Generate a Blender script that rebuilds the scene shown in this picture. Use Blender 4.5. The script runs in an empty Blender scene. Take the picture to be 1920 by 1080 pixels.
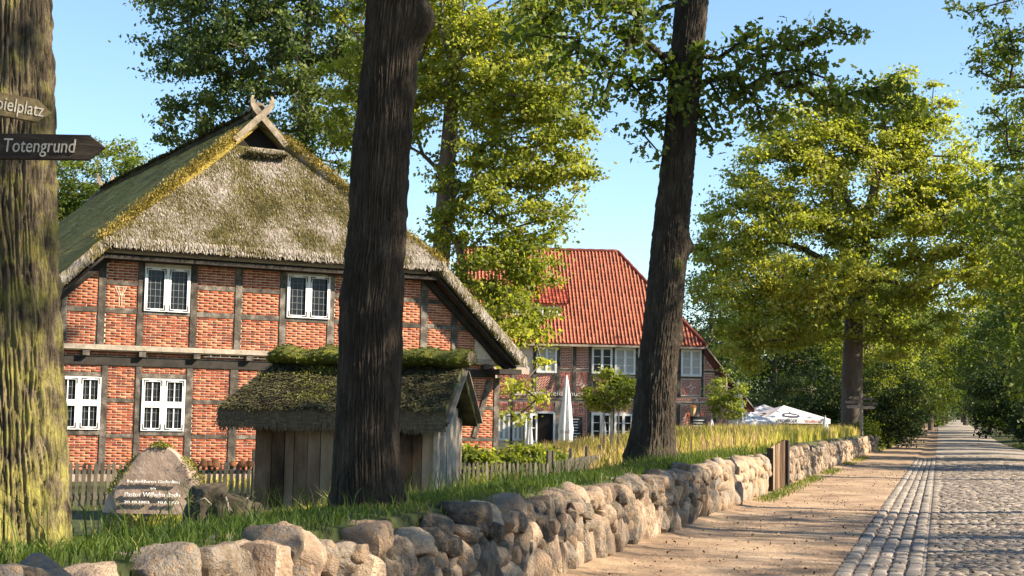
import bpy, math, random
import numpy as np
from mathutils import Vector, Matrix
random.seed(7); rng = np.random.default_rng(11)
SC = bpy.context.scene; COL = SC.collection

# ------------------------------------------------------------------ camera
FPX = 2800.0; EYE = 1.6; PITCH = math.atan((783 - 540) / FPX); ROLL = 0.0175
CF = np.array([0, math.cos(PITCH), math.sin(PITCH)])
_r = np.array([1.0, 0, 0]); _u = np.array([0, -math.sin(PITCH), math.cos(PITCH)])
CR = _r * math.cos(ROLL) + _u * math.sin(ROLL); CU = _u * math.cos(ROLL) - _r * math.sin(ROLL)
CC = np.array([0, 0, EYE])
cam = bpy.data.cameras.new('camera'); cam.sensor_width = 36; cam.lens = 36 * FPX / 1920
cam.clip_end = 3000; cam.clip_start = 0.1
co = bpy.data.objects.new('camera', cam); COL.objects.link(co)
co.matrix_world = Matrix(((CR[0], CU[0], -CF[0], 0), (CR[1], CU[1], -CF[1], 0), (CR[2], CU[2], -CF[2], EYE), (0, 0, 0, 1)))
SC.camera = co
# ------------------------------------------------------------------ light
SUN_EL = math.radians(34); SUN_AZ = math.atan2(0.97, -0.24)      # compass angle from +Y towards +X
SUNV = np.array([math.sin(SUN_AZ) * math.cos(SUN_EL), math.cos(SUN_AZ) * math.cos(SUN_EL), math.sin(SUN_EL)])
W = bpy.data.worlds.new('World'); SC.world = W; W.use_nodes = True
wn = W.node_tree.nodes; bg = wn['Background']
sky = wn.new('ShaderNodeTexSky'); sky.sky_type = 'NISHITA'; sky.sun_disc = False
sky.sun_elevation = SUN_EL; sky.sun_rotation = SUN_AZ; sky.air_density = 1.1; sky.dust_density = 0.1; sky.ozone_density = 4.0
W.node_tree.links.new(sky.outputs[0], bg.inputs[0]); bg.inputs[1].default_value = 0.085
sl = bpy.data.lights.new('sun', 'SUN'); sl.energy = 5.0; sl.angle = math.radians(0.5); sl.color = (1, 0.86, 0.66)
so = bpy.data.objects.new('sun', sl); COL.objects.link(so)
so.rotation_euler = Vector(SUNV).to_track_quat('Z', 'Y').to_euler(); so.location = (30, -10, 40)
SC.view_settings.view_transform = 'Standard'; SC.view_settings.look = 'None'; SC.view_settings.exposure = 1.55
SC.view_settings.gamma = 1; SC.view_settings.use_curve_mapping = False
SC.cycles.use_denoising = True; SC.cycles.max_bounces = 6; SC.cycles.transmission_bounces = 4
SC.cycles.diffuse_bounces = 3; SC.cycles.sample_clamp_indirect = 4

# ------------------------------------------------------------------ pixel helpers (a pixel is only a direction)
def ray(x, y): return CF + (x - 960) / FPX * CR + (540 - y) / FPX * CU
def at_y(x, y, Y):
    d = ray(x, y); return CC + d * (Y / d[1])
def on_plane(x, y, P, n):
    d = ray(x, y); return CC + d * (np.dot(np.asarray(P) - CC, n) / np.dot(d, n))
A16 = math.radians(16); TU = np.array([math.sin(A16), math.cos(A16)]); TV = np.array([math.cos(A16), -math.sin(A16)])
def uv(x, y): return x * TU[0] + y * TU[1], x * TV[0] + y * TV[1]
def xy(u, v): return u * TU[0] + v * TV[0], u * TU[1] + v * TV[1]
def sstep(a, b, x):
    t = np.clip((np.asarray(x, float) - a) / (b - a), 0, 1); return t * t * (3 - 2 * t)

# ------------------------------------------------------------------ noise
_NT = np.random.default_rng(5).random((64, 64, 64)).astype(np.float32)
def noise3(x, y, z):
    x = np.asarray(x, float); y = np.asarray(y, float); z = np.asarray(z, float)
    x, y, z = np.broadcast_arrays(x, y, z)
    xi = np.floor(x).astype(int); yi = np.floor(y).astype(int); zi = np.floor(z).astype(int)
    fx = x - xi; fy = y - yi; fz = z - zi
    fx = fx * fx * (3 - 2 * fx); fy = fy * fy * (3 - 2 * fy); fz = fz * fz * (3 - 2 * fz)
    def g(a, b, c): return _NT[a & 63, b & 63, c & 63]
    c00 = g(xi, yi, zi) * (1 - fx) + g(xi + 1, yi, zi) * fx; c10 = g(xi, yi + 1, zi) * (1 - fx) + g(xi + 1, yi + 1, zi) * fx
    c01 = g(xi, yi, zi + 1) * (1 - fx) + g(xi + 1, yi, zi + 1) * fx; c11 = g(xi, yi + 1, zi + 1) * (1 - fx) + g(xi + 1, yi + 1, zi + 1) * fx
    return (c00 * (1 - fy) + c10 * fy) * (1 - fz) + (c01 * (1 - fy) + c11 * fy) * fz
def fbm(x, y, z, o=4):
    s = 0; a = 0.5; f = 1.0
    for i in range(o):
        s = s + a * noise3(x * f + i * 17.3, y * f + i * 9.1, z * f + i * 5.7); a *= 0.5; f *= 2.03
    return s

# ------------------------------------------------------------------ terrain
WALL_V = -3.62
def H(x, y):
    x = np.asarray(x, float); y = np.asarray(y, float)
    u = x * TU[0] + y * TU[1]; v = x * TV[0] + y * TV[1]
    d = -3.9 - v
    near = 0.86 - 0.98 * sstep(0.2, 5.5, d)
    far = 1.0 - 1.2 * sstep(3.0, 13.0, d)
    k = sstep(35, 47, u)
    k2 = sstep(80, 92, u)                       # the bank runs out where the wall ends
    b = near * (1 - k) + far * k
    b = b * (1 - k2) + (0.25 - 0.35 * sstep(2, 10, d)) * k2
    bank = b * sstep(-0.1, 0.12, d) + 0.05 * (noise3(x * 0.6, y * 0.6, 0) - 0.5) * sstep(0, .5, d)
    rise = np.maximum(u - 140, 0) * 0.011
    right = 0.12 * sstep(5.3, 7.0, v)
    return np.where(v < -3.75, bank, right + 0 * v) + rise
def ground_hit(px, py, Y0=6.0):
    d = ray(px, py); d = d / d[1]
    for Y in np.arange(Y0, 160, 0.05):
        p = CC + d * Y
        if uv(p[0], p[1])[1] < -4.0 and p[2] < H(p[0], p[1]): return p
    return CC + d * 100

# ------------------------------------------------------------------ mesh helpers
def np_mesh(name, V, F, tint=None, smooth=False):
    me = bpy.data.meshes.new(name); V = np.ascontiguousarray(V, np.float32); F = np.ascontiguousarray(F, np.int32)
    me.vertices.add(len(V)); me.vertices.foreach_set('co', V.ravel())
    me.loops.add(F.size); me.loops.foreach_set('vertex_index', F.ravel())
    me.polygons.add(len(F)); me.polygons.foreach_set('loop_start', np.arange(0, F.size, F.shape[1], dtype=np.int32))
    if smooth: me.polygons.foreach_set('use_smooth', np.ones(len(F), bool))
    me.update(calc_edges=True)
    if tint is not None:
        a = me.attributes.new('tint', 'FLOAT', 'POINT'); a.data.foreach_set('value', np.ascontiguousarray(tint, np.float32))
    return me
ORG = {}
def tag(o, label=None, cat=None, group=None, kind=None):
    if label: o['label'] = label
    if cat: o['category'] = cat
    if group: o['group'] = group
    if kind: o['kind'] = kind
    return o
def root(name, loc, label, cat, group=None):
    o = bpy.data.objects.new(name, None); COL.objects.link(o); o.location = [float(c) for c in loc]; o.empty_display_size = 0.2
    ORG[o.name] = np.array(loc, float); return tag(o, label, cat, group)
def link(name, me, mat=None, parent=None, kind=None):
    o = bpy.data.objects.new(name, me); COL.objects.link(o)
    if mat is not None and len(me.materials) == 0: me.materials.append(mat)
    if parent is not None:
        o.parent = parent; ORG[o.name] = ORG[parent.name]
    else: ORG[o.name] = np.zeros(3)
    if kind: o['kind'] = kind
    return o
def obj_np(name, V, F, mat, parent=None, tint=None, smooth=False, kind=None):
    off = ORG[parent.name] if parent is not None else np.zeros(3)
    return link(name, np_mesh(name, np.asarray(V) - off, F, tint, smooth), mat, parent, kind)
class MB:
    def __init__(s): s.v = []; s.f = []
    def poly(s, pts):
        n = len(s.v); s.v += [tuple(map(float, p)) for p in pts]; s.f.append(tuple(range(n, n + len(pts))))
    def box(s, c, ax, ay, az):       # centre and three half-axis vectors
        c = np.asarray(c, float); n = len(s.v)
        for k in ((-1, -1, -1), (1, -1, -1), (1, 1, -1), (-1, 1, -1), (-1, -1, 1), (1, -1, 1), (1, 1, 1), (-1, 1, 1)):
            s.v.append(tuple(c + k[0] * np.asarray(ax) + k[1] * np.asarray(ay) + k[2] * np.asarray(az)))
        fs = ((0, 3, 2, 1), (4, 5, 6, 7), (0, 1, 5, 4), (1, 2, 6, 5), (2, 3, 7, 6), (3, 0, 4, 7))
        if np.dot(np.cross(ax, ay), az) < 0: fs = tuple(q[::-1] for q in fs)
        s.f += [tuple(n + i for i in q) for q in fs]; return s
    def bar(s, p, q, w, t, up=(0, 0, 1)):
        p = np.asarray(p, float); q = np.asarray(q, float); d = q - p; L = np.linalg.norm(d); d = d / L
        a = np.cross(d, up); a = a / max(np.linalg.norm(a), 1e-6); b = np.cross(a, d)
        return s.box((p + q) / 2, d * L / 2, a * w / 2, b * t / 2)
    def prism(s, pts, vec):
        n = len(s.v); m = len(pts); vec = np.asarray(vec, float)
        s.v += [tuple(np.asarray(p, float)) for p in pts] + [tuple(np.asarray(p, float) + vec) for p in pts]
        s.f.append(tuple(range(n + m - 1, n - 1, -1))); s.f.append(tuple(range(n + m, n + 2 * m)))
        for i in range(m): s.f.append((n + i, n + (i + 1) % m, n + m + (i + 1) % m, n + m + i))
        return s
    def tube(s, pts, rad, k=8, cap=True):
        pts = [np.asarray(p, float) for p in pts]; n0 = len(s.v)
        for i, p in enumerate(pts):
            d = pts[min(i + 1, len(pts) - 1)] - pts[max(i - 1, 0)]; d = d / max(np.linalg.norm(d), 1e-9)
            a = np.cross(d, (0.31, 0.95, 0.05)); a /= max(np.linalg.norm(a), 1e-9); b = np.cross(d, a)
            for j in range(k):
                t = 2 * math.pi * j / k; s.v.append(tuple(p + rad[i] * (math.cos(t) * a + math.sin(t) * b)))
        for i in range(len(pts) - 1):
            for j in range(k):
                q = n0 + i * k; s.f.append((q + j, q + (j + 1) % k, q + k + (j + 1) % k, q + k + j))
        if cap: s.f.append(tuple(n0 + j for j in range(k))[::-1]); s.f.append(tuple(n0 + (len(pts) - 1) * k + j for j in range(k)))
        return s
    def build(s, name, mat, parent=None, smooth=False, kind=None, bevel=0):
        off = ORG[parent.name] if parent is not None else np.zeros(3)
        me = bpy.data.meshes.new(name); me.from_pydata([tuple(np.asarray(p) - off) for p in s.v], [], s.f); me.update()
        if smooth: me.polygons.foreach_set('use_smooth', np.ones(len(me.polygons), bool))
        o = link(name, me, mat, parent, kind)
        if bevel:
            m = o.modifiers.new('bevel', 'BEVEL'); m.width = bevel; m.segments = 1; m.limit_method = 'ANGLE'
        return o
def text_part(txt, name, mat, parent, pos, ax, ay, size, width=None, align='CENTER', extrude=0.002, shear=0.0):
    cu = bpy.data.curves.new(name, 'FONT'); cu.body = txt; cu.size = size; cu.extrude = extrude; cu.align_x = align; cu.align_y = 'CENTER'
    cu.resolution_u = 3; cu.shear = shear
    to = bpy.data.objects.new(name, cu); me = bpy.data.meshes.new_from_object(to); bpy.data.objects.remove(to); bpy.data.curves.remove(cu)
    n = len(me.vertices); V = np.zeros(n * 3, np.float32); me.vertices.foreach_get('co', V); V = V.reshape(n, 3).astype(float)
    if width:
        w = V[:, 0].max() - V[:, 0].min(); V[:, 0] *= width / w
    ax = np.asarray(ax, float); ay = np.asarray(ay, float); az = np.cross(ax, ay)
    P = np.asarray(pos, float) + V[:, :1] * ax + V[:, 1:2] * ay + V[:, 2:3] * az - ORG[parent.name]
    me.vertices.foreach_set('co', np.ascontiguousarray(P, np.float32).ravel()); me.update(); me.materials.clear()
    return link(name, me, mat, parent)

# ------------------------------------------------------------------ materials
def mat(name, stops, scale=3.0, detail=6, stretch=(1, 1, 1), rough=0.85, bump=0.3, bscale=30.0, bstretch=None, tint=0.0, rnd=0.0, spec=0.25, nz=1.0, translucent=0.0, tcol=None, metal=0.0, moss=None, bdist=.02):
    m = bpy.data.materials.new(name); m.use_nodes = True; nt = m.node_tree; N = nt.nodes; L = nt.links
    p = N['Principled BSDF']; p.inputs['Roughness'].default_value = rough; p.inputs['Specular IOR Level'].default_value = spec; p.inputs['Metallic'].default_value = metal
    tc = N.new('ShaderNodeTexCoord')
    def noise(sc, st, det=6):
        mp = N.new('ShaderNodeMapping'); mp.inputs['Scale'].default_value = st; L.new(tc.outputs['Object'], mp.inputs[0])
        n = N.new('ShaderNodeTexNoise'); n.inputs['Scale'].default_value = sc; n.inputs['Detail'].default_value = det; n.inputs['Roughness'].default_value = 0.62
        L.new(mp.outputs[0], n.inputs['Vector']); return n.outputs['Fac']
    def math_(op, a, b):
        q = N.new('ShaderNodeMath'); q.operation = op
        for i, s in enumerate((a, b)):
            if isinstance(s, (int, float)): q.inputs[i].default_value = s
            else: L.new(s, q.inputs[i])
        return q.outputs[0]
    fac = math_('MULTIPLY_ADD', noise(scale, stretch, detail), nz) if False else None
    nf = noise(scale, stretch, detail)
    fac = math_('ADD', math_('MULTIPLY', math_('SUBTRACT', nf, 0.5), 1.7 * nz), 0.5)
    if tint:
        at = N.new('ShaderNodeAttribute'); at.attribute_name = 'tint'
        fac = math_('ADD', fac, math_('MULTIPLY', math_('SUBTRACT', at.outputs['Fac'], 0.5), tint))
    if rnd:
        oi = N.new('ShaderNodeObjectInfo'); fac = math_('ADD', fac, math_('MULTIPLY', math_('SUBTRACT', oi.outputs['Random'], 0.5), rnd))
    cr = N.new('ShaderNodeValToRGB'); e = cr.color_ramp.elements
    while len(e) < len(stops): e.new(0.5)
    for i, (q, c) in enumerate(stops): e[i].position = q; e[i].color = (c[0], c[1], c[2], 1)
    L.new(fac, cr.inputs[0]); colr = cr.outputs[0]
    if moss:                                    # patches with a shape of their own: (scale, threshold, colour)
        mr = N.new('ShaderNodeMapRange'); mr.inputs[1].default_value = moss[1]; mr.inputs[2].default_value = moss[1] + (0.10 if len(moss) < 4 else .28)
        mf = noise(moss[0], (1, 1, 1), 5)
        if len(moss) > 3:                       # growth and the sunlit yellow coloured in with it fade up the trunk
            sx = N.new('ShaderNodeSeparateXYZ'); L.new(tc.outputs['Object'], sx.inputs[0])
            mf = math_('ADD', mf, math_('MULTIPLY', math_('SUBTRACT', moss[3], sx.outputs[2]), moss[4]))
        L.new(mf, mr.inputs[0])
        mx = N.new('ShaderNodeMix'); mx.data_type = 'RGBA'; L.new(mr.outputs[0], mx.inputs[0]); L.new(colr, mx.inputs[6]); mx.inputs[7].default_value = (*moss[2], 1); colr = mx.outputs[2]
    L.new(colr, p.inputs['Base Color'])
    if bump:
        b = N.new('ShaderNodeBump'); b.inputs['Strength'].default_value = bump; b.inputs['Distance'].default_value = bdist
        L.new(noise(bscale, bstretch or stretch, 8), b.inputs['Height']); L.new(b.outputs[0], p.inputs['Normal'])
    if translucent:
        t = N.new('ShaderNodeBsdfTranslucent'); ms = N.new('ShaderNodeMixShader'); ms.inputs[0].default_value = translucent
        if tcol:
            mx = N.new('ShaderNodeMix'); mx.data_type = 'RGBA'; mx.blend_type = 'MULTIPLY'; mx.inputs[0].default_value = 1; L.new(colr, mx.inputs[6]); mx.inputs[7].default_value = (*tcol, 1); L.new(mx.outputs[2], t.inputs[0])
        else: L.new(colr, t.inputs[0])
        L.new(p.outputs[0], ms.inputs[1]); L.new(t.outputs[0], ms.inputs[2]); L.new(ms.outputs[0], N['Material Output'].inputs[0])
    return m
M = {}
M['brick'] = mat('brick', [(0.0, (.13, .030, .016)), (.35, (.27, .060, .026)), (.65, (.35, .095, .042)), (1, (.44, .17, .085))], 6, tint=.6, rnd=.6, bump=.35, bscale=60, nz=.9)
M['mortar'] = mat('mortar', [(0, (.48, .39, .28)), (1, (.70, .60, .47))], 9, bump=.4, bscale=80)
M['timber'] = mat('timber', [(0, (.028, .022, .017)), (.5, (.08, .068, .056)), (1, (.21, .185, .155))], 4, nz=1.5, bump=.8, bscale=22, rnd=.25, rough=.8)
M['timber_dark'] = mat('timber_dark', [(0, (.012, .010, .009)), (1, (.05, .043, .036))], 4, bump=.4, bscale=22)
M['timber_pale'] = mat('timber_pale', [(0, (.13, .105, .08)), (1, (.42, .36, .29))], 5, bump=.5, bscale=25, rnd=.4)
M['carved'] = mat('carved_board', [(0, (.10, .085, .06)), (.5, (.24, .195, .14)), (1, (.38, .32, .24))], 4, nz=1.4, bump=.7, bscale=25)
M['white'] = mat('white_paint', [(0, (.66, .66, .64)), (1, (.82, .82, .80))], 6, bump=.08, rough=.45)
M['iron'] = mat('black_iron', [(0, (.012, .012, .012)), (1, (.03, .03, .03))], 20, bump=.1, rough=.5)
M['lead'] = mat('lead_came', [(0, (.10, .11, .12)), (1, (.2, .21, .22))], 20, bump=0, rough=.5)
M['glass'] = mat('window_glass', [(0, (.006, .008, .011)), (1, (.02, .024, .03))], 3, bump=.03, bscale=6, rough=.08, spec=.16)
M['curtain'] = mat('curtain', [(0, (.30, .29, .27)), (1, (.62, .61, .58))], 4, stretch=(14, 14, .3), bump=.2, rough=.9)
M['opening_shade'] = mat('painted_opening_shade', [(0, (.008, .007, .006)), (1, (.02, .016, .014))], 2, bump=0)  # flat dark colour for the shade inside openings
M['thatch'] = mat('thatch', [(0, (.035, .030, .010)), (.3, (.085, .075, .016)), (.52, (.135, .112, .035)), (.74, (.20, .168, .13)), (1, (.37, .325, .285))], .9, detail=11, tint=.95, bump=.9, bscale=26, nz=1.6)
M['thatch_moss'] = mat('mossy_thatch', [(0, (.10, .07, .014)), (.35, (.22, .162, .028)), (.65, (.32, .24, .045)), (.85, (.40, .295, .08)), (1, (.5, .385, .16))], 1.4, detail=9, tint=.7, bump=.9, bscale=26, nz=1.1)
M['thatch_dark'] = mat('weathered_thatch', [(0, (.022, .019, .012)), (.4, (.055, .05, .022)), (.7, (.12, .11, .04)), (1, (.2, .175, .09))], 2.6, detail=9, tint=.8, bump=.9, bscale=26, nz=1.1)
M['moss'] = mat('moss', [(0, (.05, .055, .008)), (.5, (.15, .155, .018)), (1, (.30, .29, .04))], 3, tint=.8, bump=.8, bscale=30)
M['straw_cut'] = mat('cut_straw', [(0, (.05, .035, .022)), (1, (.26, .2, .13))], 6, stretch=(1, 1, 8), bump=.8, bscale=40)
M['bark'] = mat('oak_bark', [(0, (.018, .014, .010)), (.5, (.048, .037, .026)), (1, (.12, .092, .064))], 7, stretch=(1, 1, .35), bump=1.0, bscale=34, bstretch=(1, 1, .28), bdist=.05, moss=(1.6, .62, (.075, .082, .018)))
M['bark_pale'] = mat('sunlit_lichened_bark', [(0, (.03, .023, .016)), (.4, (.085, .066, .042)), (1, (.22, .175, .105))], 14, stretch=(1, 1, .4), bump=1.0, bscale=34, bstretch=(1, 1, .28), bdist=.05, nz=1.6, moss=(7.0, .46, (.30, .27, .07), 1.7, .055))  # algae yellow also stands in for sun on the lower trunk
M['bark_far'] = mat('far_bark', [(0, (.045, .036, .028)), (1, (.15, .12, .095))], 3, stretch=(1, 1, .4), bump=.8, bscale=12)
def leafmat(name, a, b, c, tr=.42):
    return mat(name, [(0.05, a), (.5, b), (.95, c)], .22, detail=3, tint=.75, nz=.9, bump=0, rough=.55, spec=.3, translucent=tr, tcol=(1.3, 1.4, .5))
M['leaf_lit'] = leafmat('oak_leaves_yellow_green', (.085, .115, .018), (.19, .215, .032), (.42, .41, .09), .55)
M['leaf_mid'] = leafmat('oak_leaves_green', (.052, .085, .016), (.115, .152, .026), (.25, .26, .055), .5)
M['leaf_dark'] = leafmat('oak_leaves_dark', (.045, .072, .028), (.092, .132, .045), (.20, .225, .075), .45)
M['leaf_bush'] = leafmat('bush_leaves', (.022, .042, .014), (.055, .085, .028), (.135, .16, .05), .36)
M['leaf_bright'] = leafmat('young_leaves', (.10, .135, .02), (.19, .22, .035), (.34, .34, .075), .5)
M['grass'] = mat('green_grass', [(0, (.030, .062, .010)), (.5, (.075, .125, .018)), (.8, (.15, .185, .03)), (1, (.33, .30, .11))], .5, tint=.9, nz=.9, bump=0, rough=.6, translucent=.4, tcol=(1.3, 1.2, .6))
M['meadow'] = mat('dry_grass', [(0, (.20, .23, .025)), (.35, (.42, .40, .055)), (.7, (.60, .50, .12)), (1, (.68, .50, .22))], .4, tint=.8, nz=.9, bump=0, rough=.6, translucent=.45)
M['soil'] = mat('bank_soil', [(0, (.022, .028, .010)), (.5, (.045, .055, .016)), (1, (.09, .085, .035))], 1.4, bump=.7, bscale=14)
M['sand'] = mat('sandy_path', [(0, (.125, .086, .054)), (.35, (.25, .17, .108)), (.6, (.355, .25, .16)), (1, (.455, .335, .225))], .8, detail=14, bump=1.0, bscale=11, nz=1.15, bdist=.04)
M['stone'] = mat('field_stone', [(0, (.10, .09, .08)), (.2, (.20, .15, .10)), (.4, (.25, .215, .18)), (.58, (.33, .23, .145)), (.8, (.33, .235, .17)), (1, (.45, .345, .24))], 2.2, detail=12, rnd=1.1, bump=1.0, bscale=7, nz=1.0, moss=(1.6, .62, (.10, .095, .065)), bdist=.05)
M['sett'] = mat('granite_sett', [(0, (.19, .165, .14)), (.5, (.30, .26, .22)), (1, (.42, .36, .30))], 5, rnd=.7, tint=.7, bump=.5, bscale=40, nz=.7)
M['cobble'] = mat('cobble', [(0, (.16, .132, .105)), (.5, (.30, .25, .20)), (1, (.44, .37, .30))], 5, rnd=1.0, tint=1.1, bump=.5, bscale=40, nz=.7)
M['joint'] = mat('sand_joint', [(0, (.13, .09, .06)), (1, (.30, .215, .145))], 8, bump=.5, bscale=50)
M['boulder'] = mat('boulder', [(0, (.12, .09, .07)), (.4, (.24, .175, .135)), (.7, (.35, .26, .205)), (1, (.44, .36, .30))], 3.2, detail=10, bump=.8, bscale=14, moss=(1.5, .64, (.10, .10, .03)))
M['plank'] = mat('old_plank', [(0, (.028, .016, .008)), (.35, (.105, .060, .031)), (.7, (.22, .15, .095)), (1, (.32, .245, .17))], 1.4, stretch=(2, 2, .7), rnd=.8, bump=.5, bscale=18, bstretch=(4, 4, .4), nz=.9)
M['picket'] = mat('grey_picket', [(0, (.045, .038, .028)), (.5, (.10, .088, .066)), (1, (.19, .17, .125))], 4, rnd=.7, bump=.4, bscale=20, bstretch=(3, 3, .4))
M['terracotta'] = mat('terracotta', [(0, (.27, .10, .042)), (1, (.42, .185, .08))], 6, rnd=.5, bump=.2)
M['tile'] = mat('clay_tile', [(0, (.12, .022, .014)), (.4, (.25, .044, .024)), (.7, (.33, .064, .033)), (1, (.40, .11, .055))], 1.2, tint=1.0, bump=.3, bscale=30, nz=.7, rough=.7)
M['inn_brick'] = mat('inn_brick', [(0, (.22, .05, .036)), (.5, (.36, .085, .055)), (1, (.46, .15, .09))], 2, tint=.7, bump=.3, nz=.5)
M['inn_mortar'] = mat('inn_mortar', [(0, (.58, .43, .35)), (1, (.76, .62, .52))], 4, bump=.2)
M['canvas'] = mat('white_canvas', [(0, (.70, .70, .71)), (1, (.82, .82, .83))], 2, bump=.15, bscale=6, rough=.8, translucent=.25)
M['ink_blue'] = mat('dark_print', [(0, (.03, .035, .06)), (1, (.06, .06, .09))], 5, bump=0)
M['ink_red'] = mat('red_print', [(0, (.45, .10, .07)), (1, (.55, .16, .11))], 5, bump=0)
M['white_ink'] = mat('white_lettering', [(0, (.66, .64, .60)), (1, (.82, .8, .76))], 9, bump=.1)
M['sign_ink'] = mat('worn_lettering', [(0, (.22, .20, .16)), (1, (.5, .47, .40))], 14, bump=.1, nz=1.4)
M['sign_dark'] = mat('dark_sign_wood', [(0, (.012, .009, .007)), (.5, (.033, .024, .017)), (1, (.075, .056, .038))], 5, stretch=(1, 6, 6), bump=.5, bscale=20)
M['sign_wood'] = mat('sign_wood', [(0, (.06, .045, .022)), (.5, (.12, .092, .045)), (1, (.21, .165, .09))], 5, stretch=(1, 6, 6), bump=.5, bscale=20)
M['chalk'] = mat('chalkboard', [(0, (.018, .022, .022)), (1, (.04, .045, .045))], 4, bump=.1)
M['lamp_glass'] = mat('lantern_glass', [(0, (.5, .33, .16)), (1, (.62, .45, .26))], 4, bump=0, rough=.3)
M['heap'] = mat('rotted_stump', [(0, (.014, .011, .008)), (.5, (.045, .036, .024)), (1, (.12, .10, .07))], 6, bump=1, bscale=14, moss=(2.5, .6, (.06, .065, .018)))
M['litter'] = mat('leaf_litter', [(0, (.05, .03, .018)), (1, (.17, .10, .05))], 5, tint=.8, bump=0)

# ================================================================== SETTING: ground, path, road
def sheet(name, us, vs, zf, m, kind='structure'):
    U, Vv = np.meshgrid(us, vs, indexing='ij'); X = U * TU[0] + Vv * TV[0]; Y = U * TU[1] + Vv * TV[1]
    Z = zf(X, Y, U, Vv); nu, nv = U.shape
    V = np.stack([X, Y, Z], -1).reshape(-1, 3); i = np.arange(nu * nv).reshape(nu, nv)
    F = np.stack([i[:-1, :-1], i[:-1, 1:], i[1:, 1:], i[1:, :-1]], -1).reshape(-1, 4)
    return tag(obj_np(name, V, F, m, smooth=True), kind=kind)
us = np.concatenate([np.arange(-60, 0, 3), np.arange(0, 100, .5), np.arange(100, 300, 5), np.arange(300, 2000, 100)])
vs = np.concatenate([np.arange(-900, -120, 60), np.arange(-120, -40, 5), np.arange(-40, -16, 1), np.arange(-16, -4.2, .3), [-4.15, -4.0, -3.85, -3.75, -3.65, -3.5, -3.3], np.arange(-3, 8, .5), np.arange(8, 40, 2), np.arange(40, 900, 60)])
sheet('ground', us, vs, lambda X, Y, U, V: H(X, Y) - .02 - .03 * ((V > -3.7) & (V < 5.4)), M['soil'])
usr = np.concatenate([np.arange(-30, 0, 2), np.arange(0, 90, .4), np.arange(90, 420, 6)])
def pathz(X, Y, U, V): return H(X, Y) * (V > -3.74) + .015 + .05 * (fbm(X * 1.1, Y * 1.1, 3, 6) - .5) * np.exp(-np.maximum(U - 40, 0) / 30) * sstep(-1.0, -1.4, V) + .04 * sstep(-3.3, -3.7, V)
sheet('path', usr, np.array([-3.74, -3.55, -3.4, -3.1, -2.8, -2.5, -2.2, -1.9, -1.6, -1.4, -1.25, -1.09]), pathz, M['sand'])
def roadz(u, v):
    c = np.where(v < -.19, -.035 * np.sin(np.clip((v + 1.1) / .91, 0, 1) * math.pi), .07 * np.sin(np.clip((v + .19) / 5.5, 0, 1) * math.pi))
    return c + np.maximum(u - 140, 0) * .011 + .02 * (noise3(u * .45, v * .5, 2) - .5)
gut = sheet('gutter', usr, np.array([-1.1, -.9, -.7, -.5, -.3, -.185]), lambda X, Y, U, V: roadz(U, V) - .004, M['joint'])
M['road_far'] = mat('cobbled_surface', [(0, (.17, .145, .12)), (.5, (.28, .24, .20)), (1, (.40, .34, .285))], 2.5, stretch=(1, 1, 1), detail=10, bump=.9, bscale=6)
road = sheet('road', usr, np.array([-.19, .3, .8, 1.4, 2.0, 2.6, 3.2, 3.8, 4.4, 5.0, 5.4]), lambda X, Y, U, V: roadz(U, V) - .004 , M['road_far'])
def setts(items, parent, m, name):
    # items: (u,v,length u, width v, height, tilt); the first 300 become objects, the rest one stuff mesh
    def verts(L, Wd, h):
        a, b = L / 2, Wd / 2; r = min(.022, b * .3)
        return np.array([(-a, -b, -.04), (a, -b, -.04), (a, b, -.04), (-a, b, -.04), (-a, -b, h - .014), (a, -b, h - .014), (a, b, h - .014), (-a, b, h - .014),
                         (-a + r, -b + r, h), (a - r, -b + r, h), (a - r, b - r, h), (-a + r, b - r, h)])
    FQ = np.array([(0, 1, 5, 4), (1, 2, 6, 5), (2, 3, 7, 6), (3, 0, 4, 7), (4, 5, 9, 8), (5, 6, 10, 9), (6, 7, 11, 10), (7, 4, 8, 11), (8, 9, 10, 11)])
    ang = math.atan2(TU[1], TU[0]); base = None; VV = []; FF = []; TT = []
    kinds = []
    for i, (u, v, L, Wd, h, yaw) in enumerate(items):
        z = float(roadz(np.array(u), np.array(v))); x, y = xy(u, v)
        if i < 300:
            if len(kinds) < 8:
                me = np_mesh(name, verts(L, Wd, h), FQ, smooth=False); me.materials.append(m); kinds.append((me, L, Wd))
            me, L0, W0 = kinds[i % len(kinds)]
            o = link(name, me, None, parent); o.location = (x, y, z); o.rotation_euler = (random.uniform(-.02, .02), random.uniform(-.02, .02), ang + yaw); o.scale = (L / L0, Wd / W0, 1)
        else:
            V = verts(L, Wd, h); c, s = math.cos(ang + yaw), math.sin(ang + yaw)
            V = np.stack([x + V[:, 0] * c - V[:, 1] * s, y + V[:, 0] * s + V[:, 1] * c, z + V[:, 2]], -1)
            FF.append(FQ + 12 * len(VV)); VV.append(V); TT.append(np.full(12, random.random()))
    if VV: obj_np(name, np.concatenate(VV), np.concatenate(FF), m, parent, np.concatenate(TT), kind='stuff')
it = []
for c in range(5):
    v = -1.1 + .182 * (c + .5); u = 11 + random.random()
    while u < 75:
        L = random.uniform(.2, .42); it.append((u + L / 2, v + random.uniform(-.008, .008), L - .022, .182 - .02 + random.uniform(-.02, .004), random.uniform(.016, .03), random.uniform(-.04, .04))); u += L
it.sort(key=lambda q: (q[0] < 15.0, q[0])); setts(it, gut, M['sett'], 'sett')
it = []; u = 11.0
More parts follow.
